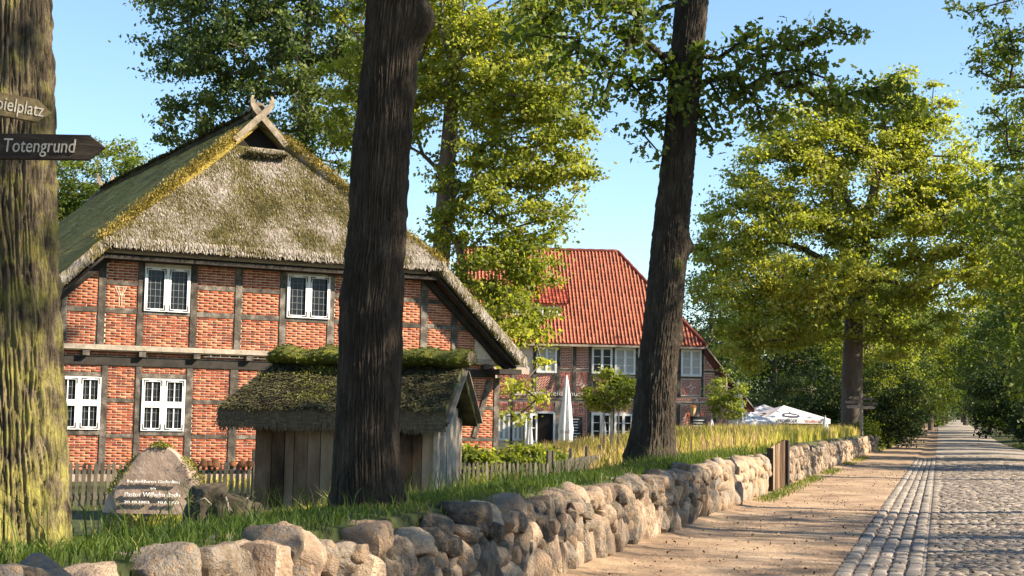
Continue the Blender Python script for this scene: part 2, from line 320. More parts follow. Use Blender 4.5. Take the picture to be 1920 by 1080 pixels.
while u < 80:
    sc_ = 1 + max(0, u - 24) / 28; rw = random.uniform(.085, .145) * sc_; v = -.17
    while v < 5.3:
        wv = random.uniform(.09, .20) * sc_; it.append((u + rw / 2 + .04 * math.sin(v * 1.3) + random.uniform(-.012, .012), v + wv / 2, rw - random.uniform(.010, .02), wv - random.uniform(.010, .022), random.uniform(.004, .016), random.uniform(-.12, .12))); v += wv
    u += rw
it.sort(key=lambda q: (q[0] < 15.2 or q[1] > .05 * q[0] + .2, q[0])); setts(it, road, M['cobble'], 'cobblestone')

# ================================================================== FIELD STONE WALLS
def stone_mesh(seed, cuts=7):
    import bmesh
    bm = bmesh.new(); bmesh.ops.create_cube(bm, size=2.0); bmesh.ops.subdivide_edges(bm, edges=bm.edges, cuts=cuts, use_grid_fill=True)
    P = np.array([v.co[:] for v in bm.verts]); r = np.linalg.norm(P, axis=1, keepdims=True); m_ = np.abs(P).max(1, keepdims=True)
    S = P / r * 1.18; P = P * .45 + S * .55                       # between a box and a ball
    g = np.random.default_rng(seed)
    for k in range(13):                                           # flat broken faces
        n = g.normal(size=3); n /= np.linalg.norm(n); d = g.uniform(.72, .98); e = P @ n - d; P = P - np.outer(np.maximum(e, 0) * .88, n)
    o = seed * 3.7
    P = P * (1 + .22 * (fbm(P[:, 0] * 1.1 + o, P[:, 1] * 1.1, P[:, 2] * 1.1, 3) - .45)[:, None] + .10 * (noise3(P[:, 0] * 4 + o, P[:, 1] * 4, P[:, 2] * 4) - .5)[:, None] + .05 * (noise3(P[:, 0] * 9 + o, P[:, 1] * 9, P[:, 2] * 9) - .5)[:, None])
    P /= np.abs(P).max(0)
    for v, c in zip(bm.verts, P): v.co = c
    me = bpy.data.meshes.new('stone'); bm.to_mesh(me); bm.free()
    me.polygons.foreach_set('use_smooth', np.ones(len(me.polygons), bool)); me.materials.append(M['stone'])
    try: me.set_sharp_from_angle(angle=math.radians(38))
    except Exception: pass
    return me
STONES = [stone_mesh(i + 3) for i in range(16)]
def stone_arrays():
    out = []
    for me in [stone_mesh(i + 3, 3) for i in range(16)]:
        n = len(me.vertices); V = np.zeros(n * 3, np.float32); me.vertices.foreach_get('co', V)
        F = np.array([p.vertices[:] for p in me.polygons]); out.append((V.reshape(n, 3).astype(float), F))
    return out
SA = stone_arrays()
def stone_wall(u0, u1, label, height=.92, seed=1, vface=WALL_V, cap=None):
    R = random.Random(seed); x, y = xy(u0, vface - .25)
    w = root('stone_wall', (x, y, 0), label, 'wall')
    st = []
    rows = [(0.0, .46, .22, .44), (.38, .29, .18, .40), (.61, .26, .18, .44)]
    for ri, (z0, h, a, b) in enumerate(rows):
        u = u0 - (.1 if ri == 1 else 0) + .02
        while u < u1 - .08:
            L = min(R.uniform(a, b), max(u1 - u, .2)); hh = h * R.uniform(.78, 1.22)
            if ri < 2 and R.random() < .16: hh *= 1.35; L *= .8
            zc = z0 + hh / 2 - .03 + (float(np.interp(u, [5, 6.5, 8, 10, 12, 17, 21], [.09, .04, -.01, -.05, -.07, -.05, 0])) if ri else 0) +  (R.uniform(-.03, .05) if ri else 0)
            if ri == 2: zc += R.uniform(-.045, .035) + .02 * math.sin(u * 1.7)
            dep = R.uniform(.17, .25)
            st.append((u + L / 2, vface - .20 + R.uniform(-.03, .045) - .03 * ri, zc, L / 2 * 1.13, dep, hh / 2 * 1.14, R)); u += L
            if ri == 2:                                             # the cap is two stones deep
                if R.random() < .85 and len(st) < 3000: st.append((u - L / 2 + R.uniform(-.1, .1), vface - .5, zc - R.uniform(.02, .1), L / 2 * 1.1, .2, hh / 2, R))
    for q in range(int((u1 - u0) * 4.2)):
        r = R.uniform(.05, .10); st.append((R.uniform(u0 + .1, u1 - .1), vface - R.uniform(.06, .12), R.choice((.36, .38, .61, .63)) + R.uniform(-.06, .06), r * R.uniform(1, 1.6), r, r, R))
    st.sort(key=lambda q: (q[0] < 5.2, q[1] < vface - .42, q[0]))
    ang = math.atan2(TU[1], TU[0]); VV = []; FF = []; nv = 0
    for i, (u, v, z, a, d, h, _) in enumerate(st):
        k = R.randrange(len(STONES)); x, y = xy(u, v); e = (R.uniform(-.25, .25), R.uniform(-.4, .4), ang + R.uniform(-.16, .16) + R.choice((0, math.pi)))
        if i < 300:
            o = link('stone', STONES[k], None, w); o.location = np.array((x, y, z)) - ORG[w.name]; o.rotation_euler = e; o.scale = (a, d, h)
        else:
            V, F = SA[k]; Rm = np.array(Matrix.Rotation(e[2], 3, 'Z') @ Matrix.Rotation(e[1], 3, 'Y') @ Matrix.Rotation(e[0], 3, 'X'))
            VV.append((V * np.array((a, d, h))) @ Rm.T + np.array((x, y, z))); FF.append(F + nv); nv += len(V)
    if VV: obj_np('stone', np.concatenate(VV), np.concatenate(FF), M['stone'], w, smooth=True, kind='stuff')
    core = MB(); p = np.array([*xy((u0 + u1) / 2, vface - .36), height / 2 - .17]); T3 = np.array([*TU, 0]); V3 = np.array([*TV, 0])
    core.box(p, T3 * ((u1 - u0) / 2 - .12), V3 * .17, np.array([0, 0, height / 2 - .12])).build('earth_core', M['soil'], w)
    return w
stone_wall(2.0, 33.9, 'long dry wall of rounded field stones between the cobbled lane path and trees', seed=4)
stone_wall(37.5, 84.5, 'sunlit dry field stone wall beyond the plank gate below tall yellow grass', seed=9)
stone_wall(87.5, 90.4, 'short low field stone wall stub with greenery on top past the far gap', height=.75, seed=12, vface=-3.6)
# gate
T3 = np.array([*TU, 0]); V3 = np.array([*TV, 0]); ZZ = np.array([0, 0, 1.0])
gp = np.array([*xy(34.05, -3.66), 0.0]); gate = root('plank_gate', gp, 'weathered upright plank gate with dark square post between the field stone walls', 'gate')
gd = T3 * math.cos(.03) + V3 * math.sin(.03)
for i in range(15):
    b = MB(); hgt = .98 + .01 * i + random.uniform(-.012, .012); b.box(gp + gd * (.10 + i * .165) + ZZ * (.06 + hgt / 2), gd * .076, np.cross(gd, ZZ) * .012, ZZ * hgt / 2); b.build('plank', M['plank'], gate)
for z in (.28, .86):
    MB().box(gp + gd * 1.25 + ZZ * z - np.cross(gd, ZZ) * .032, gd * 1.24, np.cross(gd, ZZ) * .018, ZZ * .05).build('rail', M['timber'], gate)
MB().box(gp + gd * 2.66 + ZZ * .58, gd * .09, np.cross(gd, ZZ) * .09, ZZ * .60).build('post', M['timber_dark'], gate, bevel=.02)
MB().box(gp + gd * -.02 + ZZ * .5, gd * .03, np.cross(gd, ZZ) * .07, ZZ * .52).build('post', M['timber_dark'], gate)

# ================================================================== FARMHOUSE
FA = math.atan2(4983, 2800); FD = np.array([math.sin(FA), math.cos(FA), 0]); FN = np.array([math.cos(FA), -math.sin(FA), 0])
FP = at_y(190, 660, 36.4); FP[2] = 0
def fsh(px, py, off=0.0):
    p = on_plane(px, py, FP + FN * off, FN); return float((p - FP) @ FD), float(p[2])
def fpt(s, h, o=0.0): return FP + FD * s + FN * o + ZZ * h
SCN = 4.38; GZ = -0.12
house = root('farmhouse', fpt(SCN, GZ, -9), 'old half-timbered farmhouse with mossy thatched roof and crossed horse-head gable boards', 'farmhouse')
wallp = MB(); LOFF = -.17                       # the lower storey stands back under the jetty
OUT = [(-2.3, GZ), (11.02, GZ), (11.02, 3.0), (-2.3, 3.0)]
wallp.prism([fpt(s, h, -.013 + LOFF) for s, h in OUT], -FN * .3)
UP = [(-2.25, 3.05), (11.0, 3.05), (SCN + 4.3, 5.6), (SCN + 3.6, 6.0), (SCN - 3.6, 6.0), (SCN - 4.3, 5.6)]
UPX = [(s, h) for s, h in UP]
wallp.prism([fpt(s, h, -.013) for s, h in UPX], -FN * .3)
FB = -FN                                        # long side walls and back wall
for s in (-2.3, 11.02): wallp.prism([fpt(s, GZ, -.5), fpt(s, 3.0, -.5), fpt(s, 3.0, -17.5), fpt(s, GZ, -17.5)], FD * (.3 if s < 0 else -.3))
wallp.prism([fpt(-2.0, GZ, -17.5), fpt(10.7, GZ, -17.5), fpt(SCN, 9.3, -17.5)], -FN * .3)
wall = wallp.build('wall', M['mortar'], house)
BR = []                                          # bricks: (s,h,len,height,offset)
def slope_h(s): return 9.97 - .947 * abs(s - SCN) - .12   # underside of the thatch
def fill(s0, s1, h0, h1, off):
    c = .0665; n = max(1, int(round((h1 - h0) / c))); c = (h1 - h0) / n; ph = random.uniform(0, .12)
    for r in range(n):
        h = h0 + (r + .5) * c; s = s0 - (ph + (r % 2) * .125) % .25
        while s < s1:
            a, b = max(s, s0 + .006), min(s + .25, s1 - .006); s += .25
            if off == 0:
                while b > a and slope_h(b) < h + .05: b -= .03
                while b > a and slope_h(a) < h + .05: a += .03
            if b - a > .032: BR.append(((a + b) / 2, h, b - a - .013, c - .013, off))
def tbar(name, s0, h0, s1, h1, off=0.0, m='timber', d=.02):
    b = MB(); b.box(fpt((s0 + s1) / 2, (h0 + h1) / 2, off + d - .06), FD * (s1 - s0) / 2, FN * .06, ZZ * (h1 - h0) / 2); return b.build(name, M[m], house, bevel=.008)
# upper storey posts measured in the photograph
ups = []
for x0, x1 in ((111, 120), (182, 196), (256, 268), (355.5, 367.6), (439, 452), (523, 535), (613, 626), (700, 712), (788, 801), (846.6, 857.6)):
    ups.append((fsh(x0, 600)[0], fsh(x1, 600)[0]))
ups[0] = (-1.02, -.87)
SILL0, SILL1 = 3.07, 3.20
for a, b in ups:
    tbar('post', a, SILL1, b, min(5.42, slope_h((a + b) / 2) - .1), d=.026 + random.uniform(0, .006))
R2 = (fsh(300, 597)[1] - .08, fsh(300, 597)[1] + .03); R2 = (3.98, 4.11); R1 = (4.67, 4.79); TOP = (5.27, 5.46)
cols = list(zip([u[1] for u in ups[:-1]], [u[0] for u in ups[1:]]))
cols = [(-1.75, ups[0][0])] + cols + [(ups[-1][1], 10.3)]
wincols = (3, 6)
for i, (a, b) in enumerate(cols):
    mid = (a + b) / 2; hs = slope_h(max(abs(a - SCN), abs(b - SCN)) + SCN)
    if slope_h(mid) > R2[1] + .1:
        lim = lambda z: (max(a, SCN - (9.78 - z) / .947), min(b, SCN + (9.78 - z) / .947))
        q0, q1 = lim(R2[1])
        if q1 > q0 + .05: tbar('rail', q0, R2[0], q1, R2[1], d=.018)
        fill(a, b, SILL1, R2[0], 0)
        if i in wincols: continue
        if i not in (0, 1, 10):
            q0, q1 = lim(R1[1])
            if q1 > q0 + .1: tbar('rail', q0, R1[0], q1, R1[1], d=.018)
            fill(a, b, R2[1], R1[0], 0); fill(a, b, R1[1], TOP[0], 0)
        else: fill(a, b, R2[1], TOP[0], 0)
    else: fill(a, b, SILL1, min(R2[0], 5), 0)
tbar('top_plate', SCN - 4.4, TOP[0], SCN + 4.4, TOP[1], m='timber_dark', d=.035)
MB().box(fpt(SCN, (SILL0 + SILL1) / 2, -.03), FD * 6.45, FN * .085, ZZ * (SILL1 - SILL0) / 2).build('sill_beam', M['timber_pale'], house, bevel=.01)  # pale timber stands in for light caught by the overhang
# jetty: joist ends with a thin brick strip between, top plate of the lower wall
JZ0, JZ1 = 2.93, 3.066
for k in range(10):
    s = -1.75 + k * 1.38; MB().box(fpt(s, (JZ0 + JZ1) / 2, -.09), FD * .085, FN * .12, ZZ * (JZ1 - JZ0) / 2 * .98).build('joist_end', M['timber'], house)
fill(-2.2, 11.0, JZ0 + .0, JZ1, LOFF)
tbar('wall_plate', -2.3, 2.70, 11.04, 2.925, LOFF, 'timber_dark', .04)  # dark timber carries the shadow of the jetty in its colour
# lower storey
los = [fsh(x, 760, LOFF)[0] for x in (187.6, 199.8, 251.7, 263, 347, 359.7, 429, 444)]
lp = [(-2.31, -2.15), (-.98, -.84)] + [(los[i], los[i + 1]) for i in (0, 2, 4, 6)]
s = los[7]
for q in (4.9, 6.1, 7.3, 8.5, 9.7): lp.append((q, q + .17))
rp = fsh(925, 760, LOFF)[0]; lp.append((rp, rp + .17))
lp.sort()
LW = (fsh(300, 709, LOFF)[1], fsh(300, 808, LOFF)[1])          # window head and foot
for a, b in lp: tbar('post', a, GZ, b, 2.70, LOFF, d=.024 + random.uniform(0, .008))
lwin = (1, 3)
for i in range(len(lp) - 1):
    a, b = lp[i][1], lp[i + 1][0]
    if b - a < .1: continue
    if i in lwin:
        tbar('rail', a, LW[0], b, LW[0] + .10, LOFF, d=.018); tbar('rail', a, LW[1] - .12, b, LW[1], LOFF, d=.03)
        fill(a, b, LW[0] + .10, 2.70, LOFF); fill(a, b, GZ + .2, LW[1] - .12, LOFF)
    else:
        tbar('rail', a, 1.80, b, 1.90, LOFF, d=.018); tbar('rail', a, .93, b, 1.03, LOFF, d=.018)
        fill(a, b, 1.90, 2.70, LOFF); fill(a, b, 1.03, 1.80, LOFF); fill(a, b, GZ + .2, .93, LOFF)
MB().bar(fpt(*fsh(918, 712, LOFF), LOFF), fpt(*fsh(888, 820, LOFF), LOFF), .14, .10, FN).build('brace', M['timber'], house)
MB().box(fpt(SCN, GZ + .1, LOFF - .02), FD * 6.66, FN * .07, ZZ * .1).build('plinth', M['boulder'], house)
# bricks: the 300 seen largest are objects
BR.sort(key=lambda q: (abs(q[1] - 2.4) > 1.75 or q[0] < -.9 or q[0] > 4.4 or (2.7 < q[1] < 3.2) or (q[1] < .4), random.random()))
unit = MB(); unit.v = [(-.5, -.5, -.5), (.5, -.5, -.5), (.5, .5, -.5), (-.5, .5, -.5), (-.48, -.44, .5), (.48, -.44, .5), (.48, .44, .5), (-.48, .44, .5)]
BF = [(0, 1, 5, 4), (1, 2, 6, 5), (2, 3, 7, 6), (3, 0, 4, 7), (4, 5, 6, 7)]
ume = bpy.data.meshes.new('brick'); ume.from_pydata(unit.v, [], BF); ume.materials.append(M['brick'])
RB = Matrix((tuple(FD), (0, 0, 1), tuple(FN))).transposed()     # brick x along the wall, y up, z out
EUL = RB.to_euler(); UV8 = np.array(unit.v); VV = []; FF = []; TT = []
for i, (s, h, L, c, off) in enumerate(BR):
    p = fpt(s, h, off - .016 + random.uniform(-.003, .003))
    if i < 300:
        o = link('brick', ume, None, wall); o.location = p - ORG[wall.name]; o.rotation_euler = EUL; o.scale = (L, c, .034)
    else:
        V = p + np.outer(UV8[:, 0] * L, FD) + np.outer(UV8[:, 1] * c, ZZ) + np.outer(UV8[:, 2] * .034, FN)
        FF.append(np.array(BF) + 8 * len(VV)); VV.append(V); TT.append(np.full(8, random.random()))
obj_np('brick', np.concatenate(VV), np.concatenate(FF), M['brick'], wall, np.concatenate(TT), kind='stuff')
# the broom set in brick: pale joint lines
bm_ = MB()
def jl(x0, y0, x1, y1):
    a = fpt(*fsh(100 + x0 / 5.4, 470 + y0 / 5.4), .006); b = fpt(*fsh(100 + x1 / 5.4, 470 + y1 / 5.4), .006); bm_.bar(a, b, .014, .008, FN)
for q in ((665, 460, 665, 560), (692, 460, 692, 560), (665, 455, 628, 365), (678, 450, 655, 360), (692, 450, 716, 365), (694, 455, 742, 370), (628, 365, 742, 368), (684, 415, 684, 455)): jl(*q)
bm_.build('broom_ornament', M['mortar'], wall)
def window(parent, P, D, N, w, h, name='window', lead=(4, 6), transom=False, bracket=True, curtain=False, cross=False, fw=.055, style='lead'):
    # P centre of the opening on the wall face
    def pt(s, z, o): return P + D * s + N * o + ZZ * z
    b = MB()
    for s0 in (-w / 2 + fw / 2, w / 2 - fw / 2): b.box(pt(s0, 0, .02), D * fw / 2, N * .04, ZZ * h / 2)
    b.box(pt(0, 0, .018), D * fw * .62, N * .042, ZZ * (h / 2 - .004))
    for z0 in (-h / 2 + fw / 2, h / 2 - fw / 2): b.box(pt(0, z0, .016), D * (w / 2 - .003), N * .038, ZZ * fw / 2)
    wd = b.build(name, M['white'], parent)
    g = MB()
    for sg in (-1, 1): g.box(pt(sg * w / 4, 0, -.012), D * (w / 4 - .01), N * .004, ZZ * (h / 2 - .02))
    g.build('pane', M['glass'], wd)
    if curtain:
        cm = MB(); n = 24
        for sg in (-1, 1):
            pts = []
            for i in range(n + 1):
                t = -w / 4 + .03 + (w / 2 - .06) * i / n; pts.append((sg * w / 4 + t, .006 * math.sin(i * 2.1) - .005))
            for i in range(n): cm.poly([pt(pts[i][0], -h / 2 + .05, pts[i][1] + .004), pt(pts[i + 1][0], -h / 2 + .05, pts[i + 1][1] + .004), pt(pts[i + 1][0], h / 2 - .05, pts[i + 1][1] + .004), pt(pts[i][0], h / 2 - .05, pts[i][1] + .004)])
        cm.build('curtain', M['curtain'], wd)
    sash = MB(); ld = MB()
    for sg in (-1, 1):
        c = sg * (w / 4 + fw * .12); hw = w / 4 - fw * .75
        if style == 'lead':
            for e in (-1, 1): sash.box(pt(c + e * (hw - .018), 0, .044), D * .022, N * .014, ZZ * (h / 2 - .025))
            for e in (-1, 1): sash.box(pt(c, e * (h / 2 - .047), .0445), D * hw, N * .0135, ZZ * .022)
        if transom: sash.box(pt(c, .01, .043), D * hw, N * .014, ZZ * h * .058)
        for i in range(1, lead[0]):
            s0 = c - hw + 2 * hw * i / lead[0]; bigm = (style != 'lead') or (transom and i == lead[0] // 2)
            (sash if bigm else ld).box(pt(s0, 0, .012 if bigm else .0), D * (.013 if bigm else .006), N * (.012 if bigm else .006), ZZ * (h / 2 - .06))
        for i in range(1, lead[1]):
            z0 = -h / 2 + .05 + (h - .1) * i / lead[1]; bigm = style != 'lead'
            (sash if bigm else ld).box(pt(c, z0, .0125 if bigm else .001), D * hw, N * (.0115 if bigm else .0065), ZZ * (.014 if bigm else .005))
    if sash.v: sash.build('sash', M['white'], wd)
    if ld.v: ld.build('lead_bars', M['lead'], wd)
    if bracket:
        for sg in (-1, 1):
            c = sg * (w / 4 + fw * .12); hw = w / 4 - fw * .75
            for e in (-1, 1):
                for z in (-1, 1):
                    k = MB(); sx = c + e * (hw - .012); zz = z * (h / 2 - .04)
                    k.box(pt(sx, zz - z * .06, .062), D * .010, N * .004, ZZ * .07); k.box(pt(sx - e * .065, zz, .0625), D * .055, N * .0035, ZZ * .010); k.build('corner_bracket', M['iron'], wd)
    return wd
for (x0, y0, x1, y1), tr, off in (((270, 503, 355, 585), False, 0), ((537, 517, 617, 597), False, 0), ((105, 706, 187, 805), True, LOFF), ((264, 711, 345, 808), True, LOFF)):
    s0, h1 = fsh(x0, (y0 + y1) / 2, off)[0], fsh((x0 + x1) / 2, y0, off)[1]; s1, h0 = fsh(x1, (y0 + y1) / 2, off)[0], fsh((x0 + x1) / 2, y1, off)[1]
    window(house, fpt((s0 + s1) / 2, (h0 + h1) / 2, off + .012), FD, FN, s1 - s0, h1 - h0, lead=(4, 6), transom=tr)
# ---- thatched roof
def patch(A, B, C, D, nu, nv, amp, n, f=2.2, seed=0.0):
    a = np.linspace(0, 1, nu)[:, None, None]; b = np.linspace(0, 1, nv)[None, :, None]
    P = (np.asarray(A) * (1 - a) + np.asarray(B) * a) * (1 - b) + (np.asarray(D) * (1 - a) + np.asarray(C) * a) * b
    d = amp * (fbm(P[..., 0] * f + seed, P[..., 1] * f, P[..., 2] * f, 5) - .47) * 2
    return P + d[..., None] * np.asarray(n), d
def slab(name, A, B, C, D, nu, nv, thick, amp, m, parent, f=2.2, seed=0., um=None):
    A, B, C, D = [np.asarray(q, float) for q in (A, B, C, D)]; n = np.cross(B - A, D - A)
    if np.linalg.norm(n) < 1e-6: n = np.cross(C - B, D - B)
    n /= np.linalg.norm(n)
    P, d = patch(A, B, C, D, nu, nv, amp, n, f, seed); P0, _ = patch(A, B, C, D, nu, nv, amp * .25, n, f, seed + 9); Q = P0 - n * thick
    V = np.concatenate([P.reshape(-1, 3), Q.reshape(-1, 3)]); N_ = nu * nv; i = np.arange(N_).reshape(nu, nv)
    F = [np.stack([i[:-1, :-1], i[1:, :-1], i[1:, 1:], i[:-1, 1:]], -1).reshape(-1, 4)]; F.append(F[0][:, ::-1] + N_)
    for e in (i[0, :], i[-1, ::-1], i[::-1, 0], i[:, -1]): F.append(np.stack([e[:-1], e[1:], e[1:] + N_, e[:-1] + N_], -1))
    t = np.concatenate([.5 + d.ravel() / max(amp, 1e-6) * .25] * 2)
    return obj_np(name, V, np.concatenate(F), m, parent, t, smooth=False), n
def straw(name, A, B, C, D, count, L, Wd, n, m, parent, lift=.03, tb=.5, jitter=.35, seed=0., keep=None):
    A, B, C, D = [np.asarray(q, float) for q in (A, B, C, D)]
    a = rng.random(count); b = rng.random(count)
    wA = np.linalg.norm(B - A); wD = np.linalg.norm(C - D)
    b = np.where(rng.random(count) * max(wA, wD) < wA * (1 - b) + wD * b, b, rng.random(count) * (.5 if wA > wD else 1))
    P = (A * (1 - a)[:, None] + B * a[:, None]) * (1 - b)[:, None] + (D * (1 - a)[:, None] + C * a[:, None]) * b[:, None]
    dn = (A + B) / 2 - (C + D) / 2; dn = dn - n * (dn @ n); dn /= np.linalg.norm(dn); sd = np.cross(n, dn)
    j = rng.normal(0, jitter, count)[:, None]; d = dn * np.cos(j) + sd * np.sin(j); w = np.cross(n, d) * (Wd * rng.uniform(.5, 1.6, count))[:, None]
    l = (L * rng.uniform(.5, 1.5, count))[:, None]; lf = (lift * rng.uniform(.4, 2.2, count))[:, None]
    P = P + n * rng.uniform(-.01, .03, count)[:, None]
    V = np.stack([P - w * .5, P + w * .5, P + d * l + n * lf + w * .3, P + d * l + n * lf - w * .3], 1).reshape(-1, 3)
    F = np.arange(count * 4).reshape(-1, 4)
    t = np.clip(tb + rng.normal(0, .3, count) + 0.5 * (fbm(P[:, 0] * .9 + seed, P[:, 1] * .9, P[:, 2] * .9, 3) - .45), -.2, 1.2)
    return obj_np(name, V, F, m, parent, np.repeat(t, 4), kind='stuff')
def cushions(name, pts, r, n, parent, m, per=26, up=.06, nrm=None):
    P = np.repeat(np.array(pts), per, 0); k = len(P); P = P + rng.normal(0, r, (k, 3)) * np.array([1, 1, .6])
    d = rng.normal(0, 1, (k, 3)); d = d + np.asarray(n) * 1.6; d /= np.linalg.norm(d, axis=1, keepdims=True); s = np.cross(d, rng.normal(0, 1, (k, 3))); s /= np.linalg.norm(s, axis=1, keepdims=True)
    l = up * rng.uniform(.5, 1.5, (k, 1)); s *= .012
    V = np.stack([P - s, P + s, P + d * l], 1).reshape(-1, 3); F = np.arange(k * 3).reshape(-1, 3)
    return obj_np(name, V, F, m, parent, np.repeat(np.clip(rng.normal(.55, .3, k), 0, 1.2), 3), kind='stuff')
RZ = 9.68; k_ = .947; BK = 18.0; OV = .62; B1 = 1.75
HE = 4.62; HZ = 5.72
def rz(ds, b=0): return RZ - (RZ - HZ) / HE * abs(ds) if abs(ds) < HE else HZ - k_ * (abs(ds) - HE)
if True: pass                      # hip eave
EV = 7.22
apexF = fpt(SCN, RZ - .12, -B1)
eL = fpt(SCN - HE, HZ, OV); eR = fpt(SCN + HE, HZ, OV)
TK = .34
# right and left main slopes (front edge follows the hip line, then the verge)
def main_slope(sg):
    lo_f = fpt(SCN + sg * EV, rz(EV), OV - .02); lo_b = fpt(SCN + sg * EV, rz(EV), -BK); he_f = fpt(SCN + sg * HE, HZ, OV - .02); he_b = fpt(SCN + sg * HE, HZ, -BK)
    rf = fpt(SCN, RZ, -B1 + .1); rb = fpt(SCN, RZ, -BK)
    q1 = (lo_f, lo_b, he_b, he_f); q2 = (he_f, he_b, rb, rf)
    if sg > 0: q1 = (q1[0], q1[1], q1[2], q1[3])
    else: q1 = (q1[1], q1[0], q1[3], q1[2]); q2 = (q2[1], q2[0], q2[3], q2[2])
    return q1, q2
roof = None
for sg in (-1, 1):
    q1, q2 = main_slope(sg)
    for q, nv in ((q1, 40), (q2, 60)):
        o, n = slab('thatch' if roof else 'roof', *q, 120, nv, .27, .03, M['thatch_moss'] if sg < 0 else M['thatch'], roof or house, 1.6, seed=sg * 3.0)
        if roof is None: roof = o
        straw('straw', *q, 13000 if sg < 0 else 4000, .12, .018, n, M['thatch_moss'] if sg < 0 else M['thatch'], roof, lift=.016, tb=.45, seed=4.0)
# hip
tw = .72; topL = fpt(SCN - tw, RZ - .98, -B1 + .45); topR = fpt(SCN + tw, RZ - .98, -B1 + .45)
o, hn = slab('hip', eL, eR, topR, topL, 130, 70, TK, .035, M['thatch'], roof, 1.9, seed=7.0)
straw('straw', eL, eR, topR, topL, 56000, .085, .013, hn, M['thatch'], roof, lift=.014, tb=.46, seed=2.0, jitter=.28)
# thick combed fringe along the hip eave and the verges
straw('eave_fringe', eL - ZZ * .12, eR - ZZ * .12, eR + ZZ * .06, eL + ZZ * .06, 4500, .10, .016, hn, M['thatch'], roof, lift=-.005, tb=.8, jitter=.15)
def ribbon(pts, width, n, count, L, name, m, tb):
    for p, q in zip(pts[:-1], pts[1:]): straw(name, p - ZZ * width, q - ZZ * width, q, p, count, L, .02, n, m, roof, lift=.0, tb=tb)
for sg in (-1, 1):
    ribbon([fpt(SCN + sg * EV, rz(EV), OV + .005), fpt(SCN + sg * HE, HZ, OV + .005)], .20, FN, 2400, .13, 'verge_fringe', M['thatch'], .75)
# mossy hip rolls
for sg in (-1, 1):
    p0 = fpt(SCN + sg * HE, HZ + .0, OV - .1); p1 = fpt(SCN + sg * .62, RZ - .62, -B1 + .35); pts = [p0 + (p1 - p0) * t for t in np.linspace(0, 1, 22)]
    MB().tube(pts, [.03 + .02 * random.random() for _ in pts], 8).build('hip_roll', M['thatch_dark'], roof, smooth=True); HR = [p0 + (p1 - p0) * t for t in np.linspace(0, 1, 260)]; cushions('moss', HR, .10, FN * .6 + ZZ, roof, M['thatch_moss'], 46, .06); cushions('moss', HR[::2], .06, FN * .3 + ZZ, roof, M['moss'], 26, .05)
# ridge cap
pts = [fpt(SCN, RZ - .02 + .05 * math.sin(i * .9) * .5, -B1 + .15 - (BK - B1) * i / 40) for i in range(41)]
MB().tube(pts, [.21 + random.uniform(-.03, .03) for _ in pts], 10).build('ridge_cap', M['thatch_dark'], roof, smooth=True)
cap = MB().tube([fpt(SCN, RZ + .02, -B1 + .32), fpt(SCN, RZ + .08, -B1 + .1), fpt(SCN, RZ + .05, -B1 - .5)], [.17, .26, .24], 12); cap.build('ridge_tuft', M['straw_cut'], roof, smooth=True)
straw('ridge_straw', pts[0] - FD * .3, pts[0] + FD * .3, pts[40] + FD * .3, pts[40] - FD * .3, 5000, .2, .025, ZZ, M['thatch_dark'], roof, lift=.05, tb=.5)
for v_ in (0,):
    for sg in (-1, 1):                           # small thatched gables each side of the smoke hole
        slab('verge_thatch', fpt(SCN + sg * (tw + .55), RZ - .98, -B1 + .40) if sg < 0 else fpt(SCN, RZ - .05, -B1 + .40), fpt(SCN, RZ - .05, -B1 + .40) if sg < 0 else fpt(SCN + sg * (tw + .55), RZ - .98, -B1 + .40),
             fpt(SCN, RZ - .05, -B1 - .3) if sg < 0 else fpt(SCN + sg * (tw + .55), RZ - .98, -B1 - .3), fpt(SCN + sg * (tw + .55), RZ - .98, -B1 - .3) if sg < 0 else fpt(SCN, RZ - .05, -B1 - .3), 20, 12, .22, .02, M['thatch'], roof)
MB().poly([fpt(SCN - .62, RZ - 1.0, -B1 + .12), fpt(SCN + .62, RZ - 1.0, -B1 + .12), fpt(SCN, RZ - .25, -B1 + .12)]); hole = MB().prism([fpt(SCN - .8, RZ - 1.02, -B1 + .1), fpt(SCN + .8, RZ - 1.02, -B1 + .1), fpt(SCN, RZ - .2, -B1 + .1)], -FN * .05); hole.build('smoke_hole_shade', M['opening_shade'], roof)  # dark plate painted as the shade inside the hole
# moss ledge below the hole
MB().tube([fpt(SCN - .5, RZ - 1.22, -B1 + .75), fpt(SCN, RZ - 1.27, -B1 + .82), fpt(SCN + .55, RZ - 1.25, -B1 + .75)], [.03, .05, .03], 8).build('moss_ledge', M['thatch_dark'], roof, smooth=True); cushions('moss', [fpt(SCN - .5 + 1.05 * t, RZ - 1.2 - .04 * math.sin(3 * t), -B1 + .78) for t in np.linspace(0, 1, 70)], .045, FN, roof, M['thatch_dark'], 40, .06)
